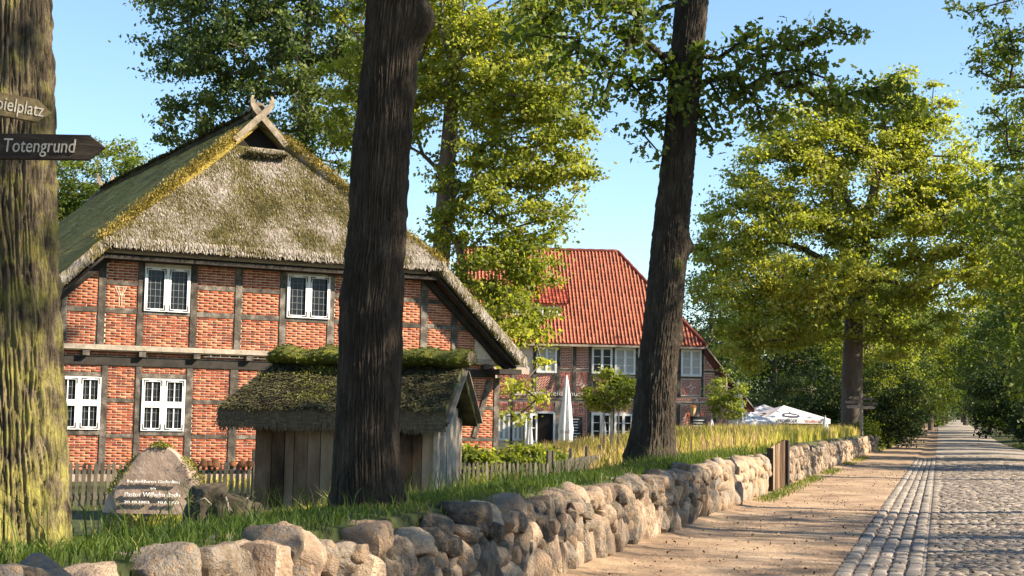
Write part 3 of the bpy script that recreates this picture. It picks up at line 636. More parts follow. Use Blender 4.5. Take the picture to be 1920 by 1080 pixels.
# crossed horse-head boards
for sg in (-1, 1):
    d = FD * sg * -.70 + ZZ * .714; c0 = fpt(SCN - .05, RZ - .10, -B1 + .52 + (.035 if sg < 0 else -.035)); w_ = np.cross(FN, d)
    w_ = w_ / np.linalg.norm(w_)
    if w_ @ ZZ < 0: w_ = -w_
    prof = [(-1.05, -.085), (.22, -.09), (.40, -.045), (.52, .05), (.575, .16), (.52, .205), (.475, .125), (.40, .15), (.37, .09), (.29, .09), (.18, .088), (-1.05, .085)]
    MB().prism([c0 + d * a + w_ * b - FN * .02 for a, b in prof], FN * .05).build('horse_head_board', M['carved'], house)
    c1 = fpt(SCN, RZ + .05, -BK - .05); MB().prism([c1 + d * a + w_ * b for a, b in prof], FN * .05).build('horse_head_board', M['carved'], house)
    # barge board and dark rafters under the verge
    MB().bar(fpt(SCN + sg * (EV - .25), rz(EV) - .28, OV - .26), fpt(SCN + sg * (HE - .1), HZ - .40, OV - .26), .06, .26, FN).build('barge_board', M['timber_dark'], house)
    MB().bar(fpt(SCN + sg * (EV - .15), rz(EV) - .42, .06), fpt(SCN + sg * (HE - .3), HZ - .40, .06), .16, .20, FN).build('rafter', M['timber_dark'], house)
    MB().box(fpt(SCN + sg * 6.72, 2.86, .12), FD * .35, FN * .5, ZZ * .07).build('eave_beam', M['timber_dark'], house)
MB().box(fpt(SCN, HZ - .40, .24), FD * (HE - .1), FN * .24, ZZ * .04).build('soffit', M['timber_dark'], house)

# ================================================================== BEE SHED
SA_ = np.array([math.cos(math.radians(9)), -math.sin(math.radians(9)), 0]); SB = np.array([math.sin(math.radians(9)), math.cos(math.radians(9)), 0])
c_fr = at_y(812, 940, 23.4); zg = float(H(c_fr[0], c_fr[1])) - .02
shed = root('shed', (c_fr[0] - 1.4, c_fr[1] + 1, zg), 'low plank shed under a thick mossy thatched roof in front of the farmhouse', 'shed')
def sp(a, b, z): return np.array([c_fr[0], c_fr[1], 0]) + SA_ * a + SB * b + ZZ * z
SW = 2.88; SD = 2.2; EZ = 1.70; RZ2 = 2.50
a = -SW
while a < -.02:
    w = min(random.uniform(.15, .26), -a); MB().box(sp(a + w / 2, random.uniform(-.012, .012), (zg + EZ + .1) / 2), SA_ * (w / 2 - .006), SB * .018, ZZ * (EZ + .1 - zg) / 2).build('plank', M['plank'], shed); a += w
b_ = .06
while b_ < SD:
    w = min(random.uniform(.2, .3), SD - b_ + .02); pt_ = EZ - .36 + (RZ2 - EZ) * (min(b_, SD - b_ - w) + .36) / (SD / 2 + .36); MB().box(sp(random.uniform(-.01, .01), b_ + w / 2, (zg + pt_) / 2), SB * (w / 2 - .006), SA_ * .018, ZZ * (pt_ - zg) / 2).build('plank', M['timber_pale'], shed); b_ += w  # pale timber gives this side a sunlit look beside the front planks
for a in (-SW,): MB().box(sp(a, SD / 2, (zg + EZ) / 2), SA_ * .02, SB * SD / 2, ZZ * (EZ - zg) / 2).build('side_wall', M['plank'], shed)
MB().box(sp(-SW / 2, SD, (zg + EZ) / 2), SA_ * SW / 2, SB * .02, ZZ * (EZ - zg) / 2).build('back_wall', M['plank'], shed)
MB().box(sp(.025, .03, (zg + EZ) / 2), SA_ * .035, SB * .05, ZZ * (EZ - zg) / 2).build('corner_post', M['timber_pale'], shed)
aL, aR = -SW - .52, .24; rb = SD / 2
A = sp(aL, -.36, EZ); B = sp(aR, -.36, EZ); C = sp(aR + .02, rb, RZ2); D = sp(-SW - .02, rb, RZ2)
sroof, sn = slab('roof', A, B, C, D, 70, 30, .3, .03, M['thatch_dark'], shed, 2.4)
straw('straw', A, B, C, D, 15000, .13, .018, sn, M['thatch_dark'], sroof, lift=.025, tb=.5)
# moss grows in cushions on the slope
mp = [];
for k in range(420):
    t, q = random.random(), random.random(); P = (A * (1 - t) + B * t) * (1 - q) + (D * (1 - t) + C * t) * q
    if fbm(P[0] * 1.3, P[1] * 1.3, P[2] * 2 + 3, 3) > .47: mp.append(P)
cushions('moss', mp, .05, sn, sroof, M['moss'], 40, .03)
A2 = sp(aL, SD + .36, EZ); B2 = sp(aR, SD + .36, EZ); o2, sn2 = slab('roof_back', B2, A2, D, C, 40, 20, .3, .03, M['thatch_dark'], sroof, 2.4)
slab('roof_hip', A2, A, D, D + SB * .02, 20, 20, .22, .03, M['thatch_dark'], sroof, 2.4)
pts = [sp(-SW - .1 + (SW + .46) * i / 24, rb, RZ2 + .03 + .03 * math.sin(i * 1.1)) for i in range(25)]
def ridge_lump(pts, r, name, m, parent, flat=.52, wid=1.75):
    V = []; k = 16; n = len(pts)
    for i, p in enumerate(pts):
        e = 1.0 if 0 < i < n - 1 else .75
        for j in range(k):
            t = 2 * math.pi * j / k; q = p + SB * math.cos(t) * r * wid * e + ZZ * math.sin(t) * r * flat * e
            q = q + (q - p) * .8 * (fbm(q[0] * 4, q[1] * 4, q[2] * 4, 3) - .4); V.append(q)
    i = np.arange(n * k).reshape(n, k); F = np.stack([i[:-1], np.roll(i, -1, 1)[:-1], np.roll(i, -1, 1)[1:], i[1:]], -1).reshape(-1, 4)
    o = obj_np(name, np.array(V), F[:, ::-1], m, parent, smooth=True)
    b = MB(); b.poly(V[-k:]); b.build('ridge_end', M['straw_cut'], parent); b = MB(); b.poly(V[:k][::-1]); b.build('ridge_end', M['straw_cut'], parent); return np.array(V)
RV = ridge_lump(pts, .30, 'ridge_cap', M['moss'], sroof)
cushions('moss', RV[RV[:, 2] > RZ2 - .06], .014, (0, -.3, 1), sroof, M['moss'], 60, .014)
straw('eave_fringe', A - ZZ * .26 - SB * .012, B - ZZ * .26 - SB * .012, B - SB * .012, A - SB * .012, 5000, .10, .014, -SB, M['straw_cut'], sroof, lift=.0, tb=.4, jitter=.2)
for bb, q in ((-.33, EZ - .02), (SD + .33, EZ - .02)):
    MB().bar(sp(aR + .03, bb, q - .18), sp(aR + .03, rb - (rb - bb) * .05, RZ2 - .16), .03, .09, SA_).build('gable_board', M['timber_pale'], sroof)
MB().prism([sp(-.02, 0, EZ - .3), sp(-.02, SD, EZ - .3), sp(-.02, rb, RZ2 - .3)], SA_ * -.03).build('gable_wall', M['plank'], shed)

# ================================================================== PICKET FENCES AND FLOWER POTS
def picket_mesh(w=.062, h=.85, t=.02):
    b = MB(); b.prism([(-w / 2, 0, 0), (w / 2, 0, 0), (w / 2, 0, h - .05), (0, 0, h), (-w / 2, 0, h - .05)], (0, t, 0)); me = bpy.data.meshes.new('picket'); me.from_pydata(b.v, [], b.f); me.materials.append(M['picket']); return me
PK = picket_mesh()
def fence(pts, label, skip=()):
    p0 = np.array([*pts[0], float(H(*pts[0]))]); fr = root('picket_fence', p0, label, 'fence'); tops = []
    for a, b in zip(pts[:-1], pts[1:]):
        a = np.array(a); b = np.array(b); L = np.linalg.norm(b - a); d = (b - a) / L; ang = math.atan2(d[1], d[0]); n = int(L / .112)
        for i in range(n):
            p = a + d * (i + .5) * .112; z = float(H(p[0], p[1])); z = -.2
            o = link('picket', PK, None, fr); o.location = np.array([p[0], p[1], z]) - p0; o.rotation_euler = (0, random.uniform(-.02, .02), ang); o.scale = (random.uniform(.9, 1.1), 1, random.uniform(.97, 1.03)); tops.append((p, z))
        dv = np.array([d[0], d[1], 0]); nn = np.array([-d[1], d[0], 0])
        for hz in (.2, .66):
            za = float(H(*a)); zb = float(H(*b)); za = zb = -.2
            MB().bar(np.array([*a, za + hz]) + nn * .04, np.array([*b, zb + hz]) + nn * .04, .035, .07).build('rail', M['picket'], fr)
        for t in np.linspace(0.02, .98, max(2, int(L / 2.2))):
            p = a + (b - a) * t; z = -.2; MB().box(np.array([p[0], p[1], .36]) + nn * .075, dv * .05, nn * .035, ZZ * .53).build('post', M['picket'], fr)
    return tops
def gxy(px, Y): p = at_y(px, 800, Y); return (p[0], p[1])
fl = fence([gxy(60, 27.2), gxy(490, 29.2)], 'grey picket fence behind the inscribed boulder with clay pots on it')
fr_ = fence([gxy(700, 30.6), gxy(1040, 33.0), gxy(1132, 42)], 'grey picket fence beside the leafy garden shrubs right of the shed')
def lathe(prof, k=14):
    V = []; F = []
    for r, z in prof:
        for j in range(k): V.append((r * math.cos(2 * math.pi * j / k), r * math.sin(2 * math.pi * j / k), z))
    for i in range(len(prof) - 1):
        for j in range(k): F.append((i * k + j, i * k + (j + 1) % k, (i + 1) * k + (j + 1) % k, (i + 1) * k + j))
    F.append(tuple(range(k))[::-1]); F.append(tuple((len(prof) - 1) * k + j for j in range(k))); return V, F
V, F = lathe([(.088, 0), (.092, .035), (.082, .036), (.06, .125), (.054, .13)])
pme = bpy.data.meshes.new('flower_pot'); pme.from_pydata(V, [], F); pme.materials.append(M['terracotta'])
for i, (px, big, tl) in enumerate(((361, 1.1, 0), (384, .95, .1), (394, .85, -.1), (407, 1.15, .05), (430, .8, .35), (451, 1.05, -.3), (463, .85, .25))):
    Y = 27.2 + (px - 60) / 430 * 2.0; p = at_y(px, 862, Y - .0)
    bestp, bz = min(fl, key=lambda q: abs((q[0][0] / q[0][1]) - p[0] / p[1]))
    o = tag(link('flower_pot', pme), 'upturned terracotta flower pot stuck on a picket of the grey fence', 'flower pot', 'clay pots upturned on the picket fence')
    o.location = (bestp[0], bestp[1], bz + .85 - .085 * big); o.rotation_euler = (tl * .5, tl, random.random()); o.scale = (big,) * 3

# ================================================================== INSCRIBED BOULDER, STUMP
bp = at_y(298, 955, 20.5); bz = float(H(bp[0], bp[1])); bz = 1.6 - (958 - 771) / 2800 * 20.5
stone = root('memorial_boulder', (bp[0], bp[1], bz), 'moss-edged granite boulder with white inscription standing in the grass', 'boulder')
BP = np.array([bp[0], bp[1], bz])
nu, nv = 72, 44; V = []
for i in range(nv):
    t = i / (nv - 1)
    for j in range(nu):
        a = 2 * math.pi * j / nu; c, s_ = math.cos(a), math.sin(a)
        tt = min(t / .93, 1); prof = (1 - t ** 1.7) ** .72 * .97 + .03
        rx = (.68 if c > 0 else .74) * prof * abs(c) ** .0; x = rx * np.sign(c) * abs(c) ** .8; y = .36 * (.4 + .6 * prof) * np.sign(s_) * abs(s_) ** .75
        if t > .999: x *= .01; y *= .01
        x += -.0 * t + .02 * math.sin(t * 5); z = t * .92 + (.05 * x if t > .6 else 0)
        y = max(y, -.30 + .20 * t + .012 * math.sin(9 * x) * t)
        n_ = fbm(x * 3 + 5, y * 3, z * 3, 4) - .47; V.append((x * (1 + .22 * n_), y * (1 + (.22 if y > -.05 else .05) * n_), z * (1 + .05 * n_)))
i = np.arange(nu * nv).reshape(nv, nu); F = np.stack([i[:-1], np.roll(i, -1, 1)[:-1], np.roll(i, -1, 1)[1:], i[1:]], -1).reshape(-1, 4)
Vb = np.array(V) + BP; obj_np('rock', Vb, F, M['boulder'], stone, smooth=True)
mask = (Vb[:, 2] > bz + .25) & (((Vb[:, 0] - BP[0]) > .68 * (1 - .72 * (Vb[:, 2] - bz)) * .93) | ((Vb[:, 0] - BP[0]) < -.74 * (1 - .72 * (Vb[:, 2] - bz)) * .93) | (Vb[:, 2] > bz + .88)) & (Vb[:, 1] > BP[1] - .26 + .16 * (Vb[:, 2] - bz))
cushions('moss', Vb[mask], .025, (0, -.3, 1), stone, M['moss'], 6, .016)
tay = np.array([0, .20, .98]); tay /= np.linalg.norm(tay); tax = np.array([1.0, 0, 0])
for txt, px, py, sz, wd in (('Im dankbaren Gedenken', 296, 902, .062, .70), ('an', 294, 914, .05, .07), ('Pastor Wilhelm Bode', 294, 926, .085, .74), ('20.10.1860     10.6.1927', 295, 940, .052, .74)):
    z = 1.6 - (py - 771) / 2800 * 20.2; text_part(txt, 'inscription', M['white_ink'], stone, (BP[0] - .03, BP[1] - .335 + .20 * (z - bz), z), tax, tay, sz, wd, extrude=.012)
hp = at_y(425, 960, 18.6); hz = 1.6 - (985 - 773) / 2800 * 18.6
st = root('tree_stump', (hp[0], hp[1], hz), 'dark rotted tree stump overgrown with roots beside the inscribed boulder', 'stump')
V = []; nu, nv = 64, 18
for i in range(nv):
    t = i / (nv - 1)
    for j in range(nu):
        a = 2 * math.pi * j / nu; r = (.50 - .10 * t) * (1 + .25 * (fbm(math.cos(a) * 3 + 3, math.sin(a) * 3, t * 2, 4) - .45) * 2)
        if t == 1: r *= .05
        elif t > .93: r *= .7
        z = .42 * t * (1 + .35 * math.cos(a + 2.6) * t) + .10 * (noise3(math.cos(a) * 4, math.sin(a) * 4, t * 4) - .5); V.append((hp[0] + r * math.cos(a), hp[1] + r * .7 * math.sin(a), hz + z))
i = np.arange(nu * nv).reshape(nv, nu); F = np.stack([i[:-1], np.roll(i, -1, 1)[:-1], np.roll(i, -1, 1)[1:], i[1:]], -1).reshape(-1, 4); obj_np('wood', np.array(V), F, M['heap'], st, smooth=False)
for k in range(16):
    a = random.uniform(0, 6.28); p = np.array([hp[0] + .38 * math.cos(a), hp[1] - .2 + .25 * math.sin(a), hz + random.uniform(.05, .42)]); q = [p]
    for t in range(4): q.append(q[-1] + np.array([random.uniform(-.12, .12), random.uniform(-.08, .02), random.uniform(-.1, .09)]))
    MB().tube(q, [.014, .012, .010, .007, .004], 5).build('root', M['heap'] if k % 3 else M['timber_pale'], st, smooth=True)

# ================================================================== INN
IA = math.radians(4.3); ID = np.array([math.cos(IA), math.sin(IA), 0]); IN_ = np.array([math.sin(IA), -math.cos(IA), 0])
IP = at_y(1030, 730, 74); IP[2] = 0
def ish(px, py, off=0.0):
    p = on_plane(px, py, IP + IN_ * off, IN_); return float((p - IP) @ ID), float(p[2])
def ipt(s, h, o=0.0): return IP + ID * s + IN_ * o + ZZ * h
IG = -.25
inn = root('inn', ipt(3, IG, -5), 'brick half-timbered inn with red pantile roof and white windows', 'inn')
S0 = ish(870, 730)[0]; sE, zE = ish(1316, 650); sL, zL = ish(1411, 767); EZI = ish(1180, 646)[1]
iw = MB().prism([ipt(S0, IG, -.02), ipt(sL - .45, IG, -.02), ipt(sL - .45, zL - .15, -.02), ipt(sE - .12, zE - .1, -.02), ipt(sE - .15, EZI, -.02), ipt(S0, EZI, -.02)], -IN_ * .3)
iwall = iw.build('wall', M['inn_mortar'], inn)
for s_ in (S0, sL - .6): MB().prism([ipt(s_, IG, -.35), ipt(s_, zL - .2, -.35), ipt(s_, zL - .2, -11), ipt(s_, IG, -11)], ID * .25).build('side_wall', M['inn_mortar'], inn)
MB().prism([ipt(S0, IG, -11), ipt(sL - .6, IG, -11), ipt(sL - .6, zL, -11), ipt(S0, EZI, -11)], IN_ * .2).build('back_wall', M['inn_mortar'], inn)
def ibar(name, px0, py0, px1, py1, m='timber', d=.03):
    s0, h1 = ish(px0, py0); s1, h0 = ish(px1, py1)
    MB().box(ipt((s0 + s1) / 2, (h0 + h1) / 2, d - .06), ID * abs(s1 - s0) / 2, IN_ * .06, ZZ * abs(h1 - h0) / 2).build(name, M[m], inn)
ibar('top_plate', 880, 645, 1316, 650.5, 'timber_dark', .05)
for i, (a, b, y0, y1) in enumerate([(1044, 1049, 650, 750), (1074.6, 1079.5, 650, 750), (1104, 1109, 650, 750), (1148, 1152.5, 650, 750), (1191.5, 1196, 650, 750), (1234, 1239, 650, 750), (1270, 1276, 651, 745), (1315, 1319, 655, 745), (1340, 1345, 690, 745), (1000, 1005, 650, 750), (960, 965, 650, 750), (1366, 1370, 728, 745),
                   (957, 960, 752, 850), (997, 1003, 752, 850), (1041, 1049.6, 752, 850), (1101.5, 1107.6, 752, 850), (1145.5, 1151.3, 752, 850), (1187, 1193, 752, 850), (1228, 1234, 755, 850), (1269, 1274.6, 758, 850), (1306, 1312, 758, 850), (1337, 1342.7, 758, 850), (1368, 1373, 758, 850), (925, 932, 752, 850)]):
    ibar('post', a, y0, b, y1, 'timber_pale' if a in (997, 1041) else 'timber', .032 + .001 * (i % 5))
ibar('beam', 880, 747.6, 1240, 752.5, 'timber', .04); ibar('beam', 1240, 754, 1396, 758.5, 'timber', .04); ibar('beam', 1240, 741.5, 1374, 745, 'timber', .036)
ibar('rail', 1044, 691, 1109, 695, 'timber', .026); ibar('rail', 1109, 702, 1196, 705, 'timber', .026); ibar('rail', 1319, 695, 1345, 699, 'timber', .026); ibar('rail', 1276, 706.5, 1315, 710, 'timber', .026)
for a, b, c, d in ((1042, 702, 1030, 728), (1111, 703, 1120, 734), (1188, 765, 1180, 775)):
    MB().bar(ipt(*ish(a, b), .0), ipt(*ish(c, d), .0), .14, .08, IN_).build('brace', M['timber'], inn)
IB = []
def ipanel(px0, py0, px1, py1, pat):
    s0, h1 = ish(px0, (py0 + py1) / 2)[0], ish((px0 + px1) / 2, py0)[1]; s1, h0 = ish(px1, (py0 + py1) / 2)[0], ish((px0 + px1) / 2, py1)[1]
    w, h = s1 - s0, h1 - h0; cs, ch = (s0 + s1) / 2, (h0 + h1) / 2; pitch = .082
    def clip(x, y, ang, L):
        c, q = math.cos(ang), math.sin(ang); t0, t1 = -L / 2, L / 2
        for p, d, lo, hi in ((x, c, s0 + .02, s1 - .02), (y, q, h0 + .02, h1 - .02)):
            if abs(d) < 1e-6:
                if p < lo or p > hi: return
            else:
                a, b = (lo - p) / d, (hi - p) / d
                if a > b: a, b = b, a
                t0, t1 = max(t0, a), min(t1, b)
        if t1 - t0 > .05: IB.append((x + c * (t0 + t1) / 2, y + q * (t0 + t1) / 2, ang, t1 - t0 - .022, pitch - .034))
    if pat == 'run':
        for r in range(int(h / pitch) + 1):
            for k in range(int(w / .25) + 2): clip(s0 + (k + .5 * (r % 2)) * .25, h0 + (r + .5) * pitch, 0, .25)
    elif pat == 'basket':
        n = 3; g = pitch * n
        for a in range(int(w / g) + 1):
            for b in range(int(h / g) + 1):
                for k in range(n):
                    if (a + b) % 2: clip(s0 + (a + .5) * g, h0 + b * g + (k + .5) * pitch, 0, g)
                    else: clip(s0 + a * g + (k + .5) * pitch, h0 + (b + .5) * g, math.pi / 2, g)
    elif pat in ('diag', 'gaid', 'diamond', 'chevron', 'vee'):
        R_ = w + h; nl = int(R_ / pitch) + 2
        for sgn in (1, -1):
            for k in range(-nl, nl):
                for j in range(-12, 13):
                    a = math.pi / 4 * sgn; tx, ty = math.cos(a), math.sin(a); x = cs + (j + .5 * (k % 2)) * .26 * tx - k * pitch * ty; y = ch + (j + .5 * (k % 2)) * .26 * ty + k * pitch * tx
                    if not (s0 - .1 < x < s1 + .1 and h0 - .1 < y < h1 + .1): continue
                    dx, dy = x - cs, y - ch
                    want = {'diag': 1, 'gaid': -1, 'diamond': -1 if dx * dy > 0 else 1, 'chevron': 1 if dx < 0 else -1, 'vee': -1 if dx < 0 else 1}[pat]
                    if want == sgn: clip(x, y, a, .26)
pats = ['diag', 'basket', 'diamond', 'run', 'chevron', 'gaid', 'vee']
for q in ((1050, 651, 1074, 690, 'run'), (1080, 651, 1104, 690, 'run'), (1050, 696, 1074, 747, 'basket'), (1080, 696, 1104, 747, 'diamond'), (1006, 700, 1044, 747, 'diag'), (966, 700, 1000, 747, 'gaid'), (1110, 706, 1148, 747, 'gaid'), (1153, 706, 1191, 747, 'diag'), (1197, 706, 1234, 747, 'diamond'),
          (1240, 652, 1269, 741, 'chevron'), (1277, 711, 1314.5, 741, 'diamond'), (1320, 662, 1340, 694, 'diag'), (1320, 700, 1340, 741, 'run'), (1346, 708, 1366, 741, 'gaid'), (1240, 746, 1306, 753.5, 'diag'), (1307, 746, 1378, 753.5, 'diag'),
          (933, 753, 956, 772, 'basket'), (961, 753, 997, 772, 'basket'), (1004, 753, 1041, 772, 'basket'), (1050, 753, 1074, 840, 'basket'), (1075, 753, 1101, 840, 'basket'), (1108, 753, 1145, 773, 'gaid'), (1152, 753, 1187, 773, 'diag'), (1194, 753, 1228, 840, 'diamond'), (1235, 759, 1269, 840, 'chevron'), (1275.5, 759, 1306, 840, 'diamond'), (1313, 759, 1337, 800, 'basket'), (1313, 800, 1337, 840, 'diamond'), (1343.5, 759, 1368, 840, 'diag'), (933, 652, 960, 747, 'run')): ipanel(*q)
VV = []; FF = []; TT = []
for s_, h_, a, L, c in IB:
    if s_ > sE - .1 and h_ > zE + (s_ - sE) * (zL - zE) / (sL - sE) - .3: continue
    ax = ID * math.cos(a) + ZZ * math.sin(a); ay = -ID * math.sin(a) + ZZ * math.cos(a)
    V = ipt(s_, h_, -.012 + random.uniform(-.003, .003)) + np.outer(UV8[:, 0] * L, ax) + np.outer(UV8[:, 1] * c, ay) + np.outer(UV8[:, 2] * .03, IN_)
    FF.append(np.array(BF) + 8 * len(VV)); VV.append(V); TT.append(np.full(8, random.random()))
obj_np('brick', np.concatenate(VV), np.concatenate(FF), M['inn_brick'], iwall, np.concatenate(TT), kind='stuff')
for x0, y0, x1, y1, cur, ld in ((1006, 650.5, 1044, 699, True, 3), (1109.4, 651.5, 1148, 700.7, False, 3), (1152.5, 653, 1191, 702.5, True, 3), (1196.5, 653.5, 1234, 703, True, 3), (1276.7, 655.8, 1315, 705.8, True, 3), (1108.5, 775, 1145.4, 826, False, 3), (1151.6, 776, 1186, 826, False, 3), (933.5, 776, 956, 826, True, 3), (961, 774, 981, 826, True, 3)):
    s0 = ish(x0, (y0 + y1) / 2)[0]; s1 = ish(x1, (y0 + y1) / 2)[0]; h1 = ish((x0 + x1) / 2, y0)[1]; h0 = ish((x0 + x1) / 2, y1)[1]
    window(inn, ipt((s0 + s1) / 2, (h0 + h1) / 2, .02), ID, IN_, s1 - s0, h1 - h0, lead=(1, ld), bracket=False, curtain=cur, fw=.10, style='sash')
# doorway as a dark panel standing for inside shade, with an open white leaf
s0, h1 = ish(1006.5, 775); s1, _ = ish(1037, 800)
MB().box(ipt((s0 + s1) / 2, (h1 + IG) / 2, .0), ID * (s1 - s0) / 2, IN_ * .012, ZZ * (h1 - IG) / 2).build('doorway', M['opening_shade'], inn)
MB().box(ipt(s1 + .05, (h1 + IG) / 2, .03), ID * .05, IN_ * .05, ZZ * ((h1 - IG) / 2 + .05)).build('door_frame', M['white'], inn)
MB().box(ipt((s0 + s1) / 2, h1 + .05, .03), ID * ((s1 - s0) / 2 - .002), IN_ * .05, ZZ * .05).build('door_frame', M['white'], inn)
dl = ID * -.80 + IN_ * .6; dl /= np.linalg.norm(dl); window(inn, ipt(s0, (h1 + IG) / 2, .06) + dl * .40, -dl, np.cross(-dl, ZZ), .78, h1 - IG - .04, name='door_leaf', lead=(1, 3), bracket=False, fw=.09, style='sash')
text_part('Gasthaus Heidemuseum', 'lettering', M['white_ink'], inn, ipt((ish(962, 736)[0] + ish(1116, 739)[0]) / 2, ish(1050, 738)[1], .06), ID, ZZ, .36, ish(1116, 739)[0] - ish(962, 736)[0], extrude=.012)
# roof: pantiles one by one as geometry
RB_ = 4.9; sR = ish(1158, 473, -RB_)[0]; zR = ish(1158, 473, -RB_)[1]; eo = .42
e0 = ipt(S0 - .3, EZI - .05, eo); up = np.array([0, 0, zR - EZI + .05]) - IN_ * (RB_ + eo); Ls = np.linalg.norm(up); up = up / Ls; rn = np.cross(ID, up)
irf = MB().prism([e0, ipt(sE + .1, EZI - .05, eo), ipt(sR, zR, -RB_), ipt(S0 - .3, zR, -RB_)], -rn * .12).build('roof', M['tile'], inn)
tw_, tl_ = .185, .265; dh = (sE + .1 - sR) / Ls; nc = int((sE + .3 - S0 + .3) / tw_)
prof = [(-.5, .055), (-.30, .012), (.05, .0), (.30, .02), (.5, .055)]
def tiles(e0, up, rn, width, Ls, keep, name='roof_tile'):
    VV = []; FF = []; TT = []; nc = int(width / tw_); nr = int(Ls / tl_)
    for r in range(nr + 1):
        y0, y1 = r * tl_, min((r + 1) * tl_ + .05, Ls)
        for c in range(nc + 1):
            x = c * tw_ + tw_ / 2
            if y1 <= y0 or not keep(x, y0 + tl_ * .5): continue
            V = [e0 + ID * (x + px * tw_) + up * yy + rn * (pz + (.028 if yy == y0 else .004) + .005) for yy in (y0, y1) for px, pz in prof]
            V += [e0 + ID * (x + px * tw_) + up * y0 + rn * (pz - .01) for px, pz in prof]
            n = 15 * len(VV); FF += [(n + k, n + k + 1, n + 6 + k, n + 5 + k) for k in range(4)] + [(n + 10 + k, n + 11 + k, n + 1 + k, n + k) for k in range(4)]
            VV.append(np.array(V)); TT.append(np.full(15, random.random()))
    obj_np(name, np.concatenate(VV), np.array(FF), M['tile'], irf, np.concatenate(TT), smooth=True, kind='stuff')
tiles(e0, up, rn, sE + .6 - S0, Ls, lambda x, y: x + S0 - .3 <= sE + .1 - dh * y)
# pale strips between the tile columns: mortar plus ridge highlights put into colour
M['tile_roll'] = mat('mortar_ridge_highlight', [(0, (.36, .14, .08)), (1, (.50, .27, .17))], 5, bump=.3)
rl = MB()
for c in range(1, nc + 1):
    x = c * tw_; s_ = x + S0 - .3; top = min(Ls, (sE + .1 - s_) / dh - .1)
    if top > .3: rl.bar(e0 + ID * x + rn * .066 + up * .0, e0 + ID * x + rn * .062 + up * top, .048, .03, rn)
rl.build('tile_roll', M['tile_roll'], irf, kind='stuff')
pts = [ipt(S0 - .3 + (sR - S0 + .3) * i / 30, zR + .03, -RB_) for i in range(31)]; MB().tube(pts, [.11 + .02 * (i % 2) for i in range(31)], 8).build('ridge_tiles', M['tile'], irf, smooth=True)
hp0 = ipt(sR, zR + .03, -RB_); hp1 = ipt(sE + .12, EZI + .02, eo); pts = [hp0 + (hp1 - hp0) * i / 24 for i in range(25)]; MB().tube(pts, [.10 + .02 * (i % 2) for i in range(25)], 8).build('hip_tiles', M['tile'], irf, smooth=True)
L_f = ipt(sL, zL, eo); L_b = ipt(sL, zL, -11.5); Rb = ipt(sR, zR, -RB_ - .2); Ef = ipt(sE + .1, EZI - .03, eo)
MB().prism([Ef, L_f, L_b, Rb, ipt(sR, zR, -RB_)], ZZ * -.16).build('side_roof', M['tile'], irf)
MB().prism([ipt(S0 - .3, zR, -RB_), ipt(sR, zR, -RB_), ipt(sR, EZI, -10.5), ipt(S0 - .3, EZI, -10.5)], ZZ * -.15).build('back_roof', M['tile'], irf)
MB().bar(Ef + IN_ * .02 - ZZ * .02, L_f + IN_ * .02 - ZZ * .02, .05, .24, IN_).build('verge_board', M['timber_pale'], irf)
MB().bar(ipt(S0, EZI - .12, eo + .02), ipt(sE + .1, EZI - .12, eo + .02), .07, .10).build('gutter', M['timber_pale'], irf)
# dormer
s0, h0 = ish(997, 605, -1.0); s1, h1 = ish(1052, 574, -1.0); dz = lambda b: EZI + (eo - b) * (zR - EZI) / (RB_ + eo)
dm = MB().box(ipt((s0 + s1) / 2 - .5, (h0 + h1) / 2, -1.9), ID * ((s1 - s0) / 2 + .5), IN_ * .85, ZZ * (h1 - h0) / 2).build('dormer', M['white'], irf)
MB().prism([ipt(s0 - 1.3, h1, -.85), ipt(s1 + .25, h1, -.85), ipt(s1 + .12, h1 + 1.7, -3.7), ipt(s0 - 1.3, h1 + 1.7, -3.7)], ZZ * .1).build('dormer_roof', M['tile'], irf)
du = np.array([0, 0, 1.7]) - IN_ * 2.85; dL = np.linalg.norm(du); du /= dL; tiles(ipt(s0 - 1.3, h1 + .1, -.85), du, np.cross(ID, du), s1 - s0 + 1.5, dL, lambda x, y: True)
MB().box(ipt((s0 + s1) / 2 - .5, h0 - .05, -1.0), ID * ((s1 - s0) / 2 + .6), IN_ * .18, ZZ * .05).build('dormer_sill', M['timber_pale'], irf)
for px0, px1 in ((1016, 1046), (984, 1011)):
    a, b = ish(px0, 590, -1.0)[0], ish(px1, 590, -1.0)[0]; window(inn, ipt((a + b) / 2, (h0 + h1) / 2, -1.02), ID, IN_, b - a, (h1 - h0) * .86, name='window', lead=(1, 2), bracket=False, fw=.07, style='sash')
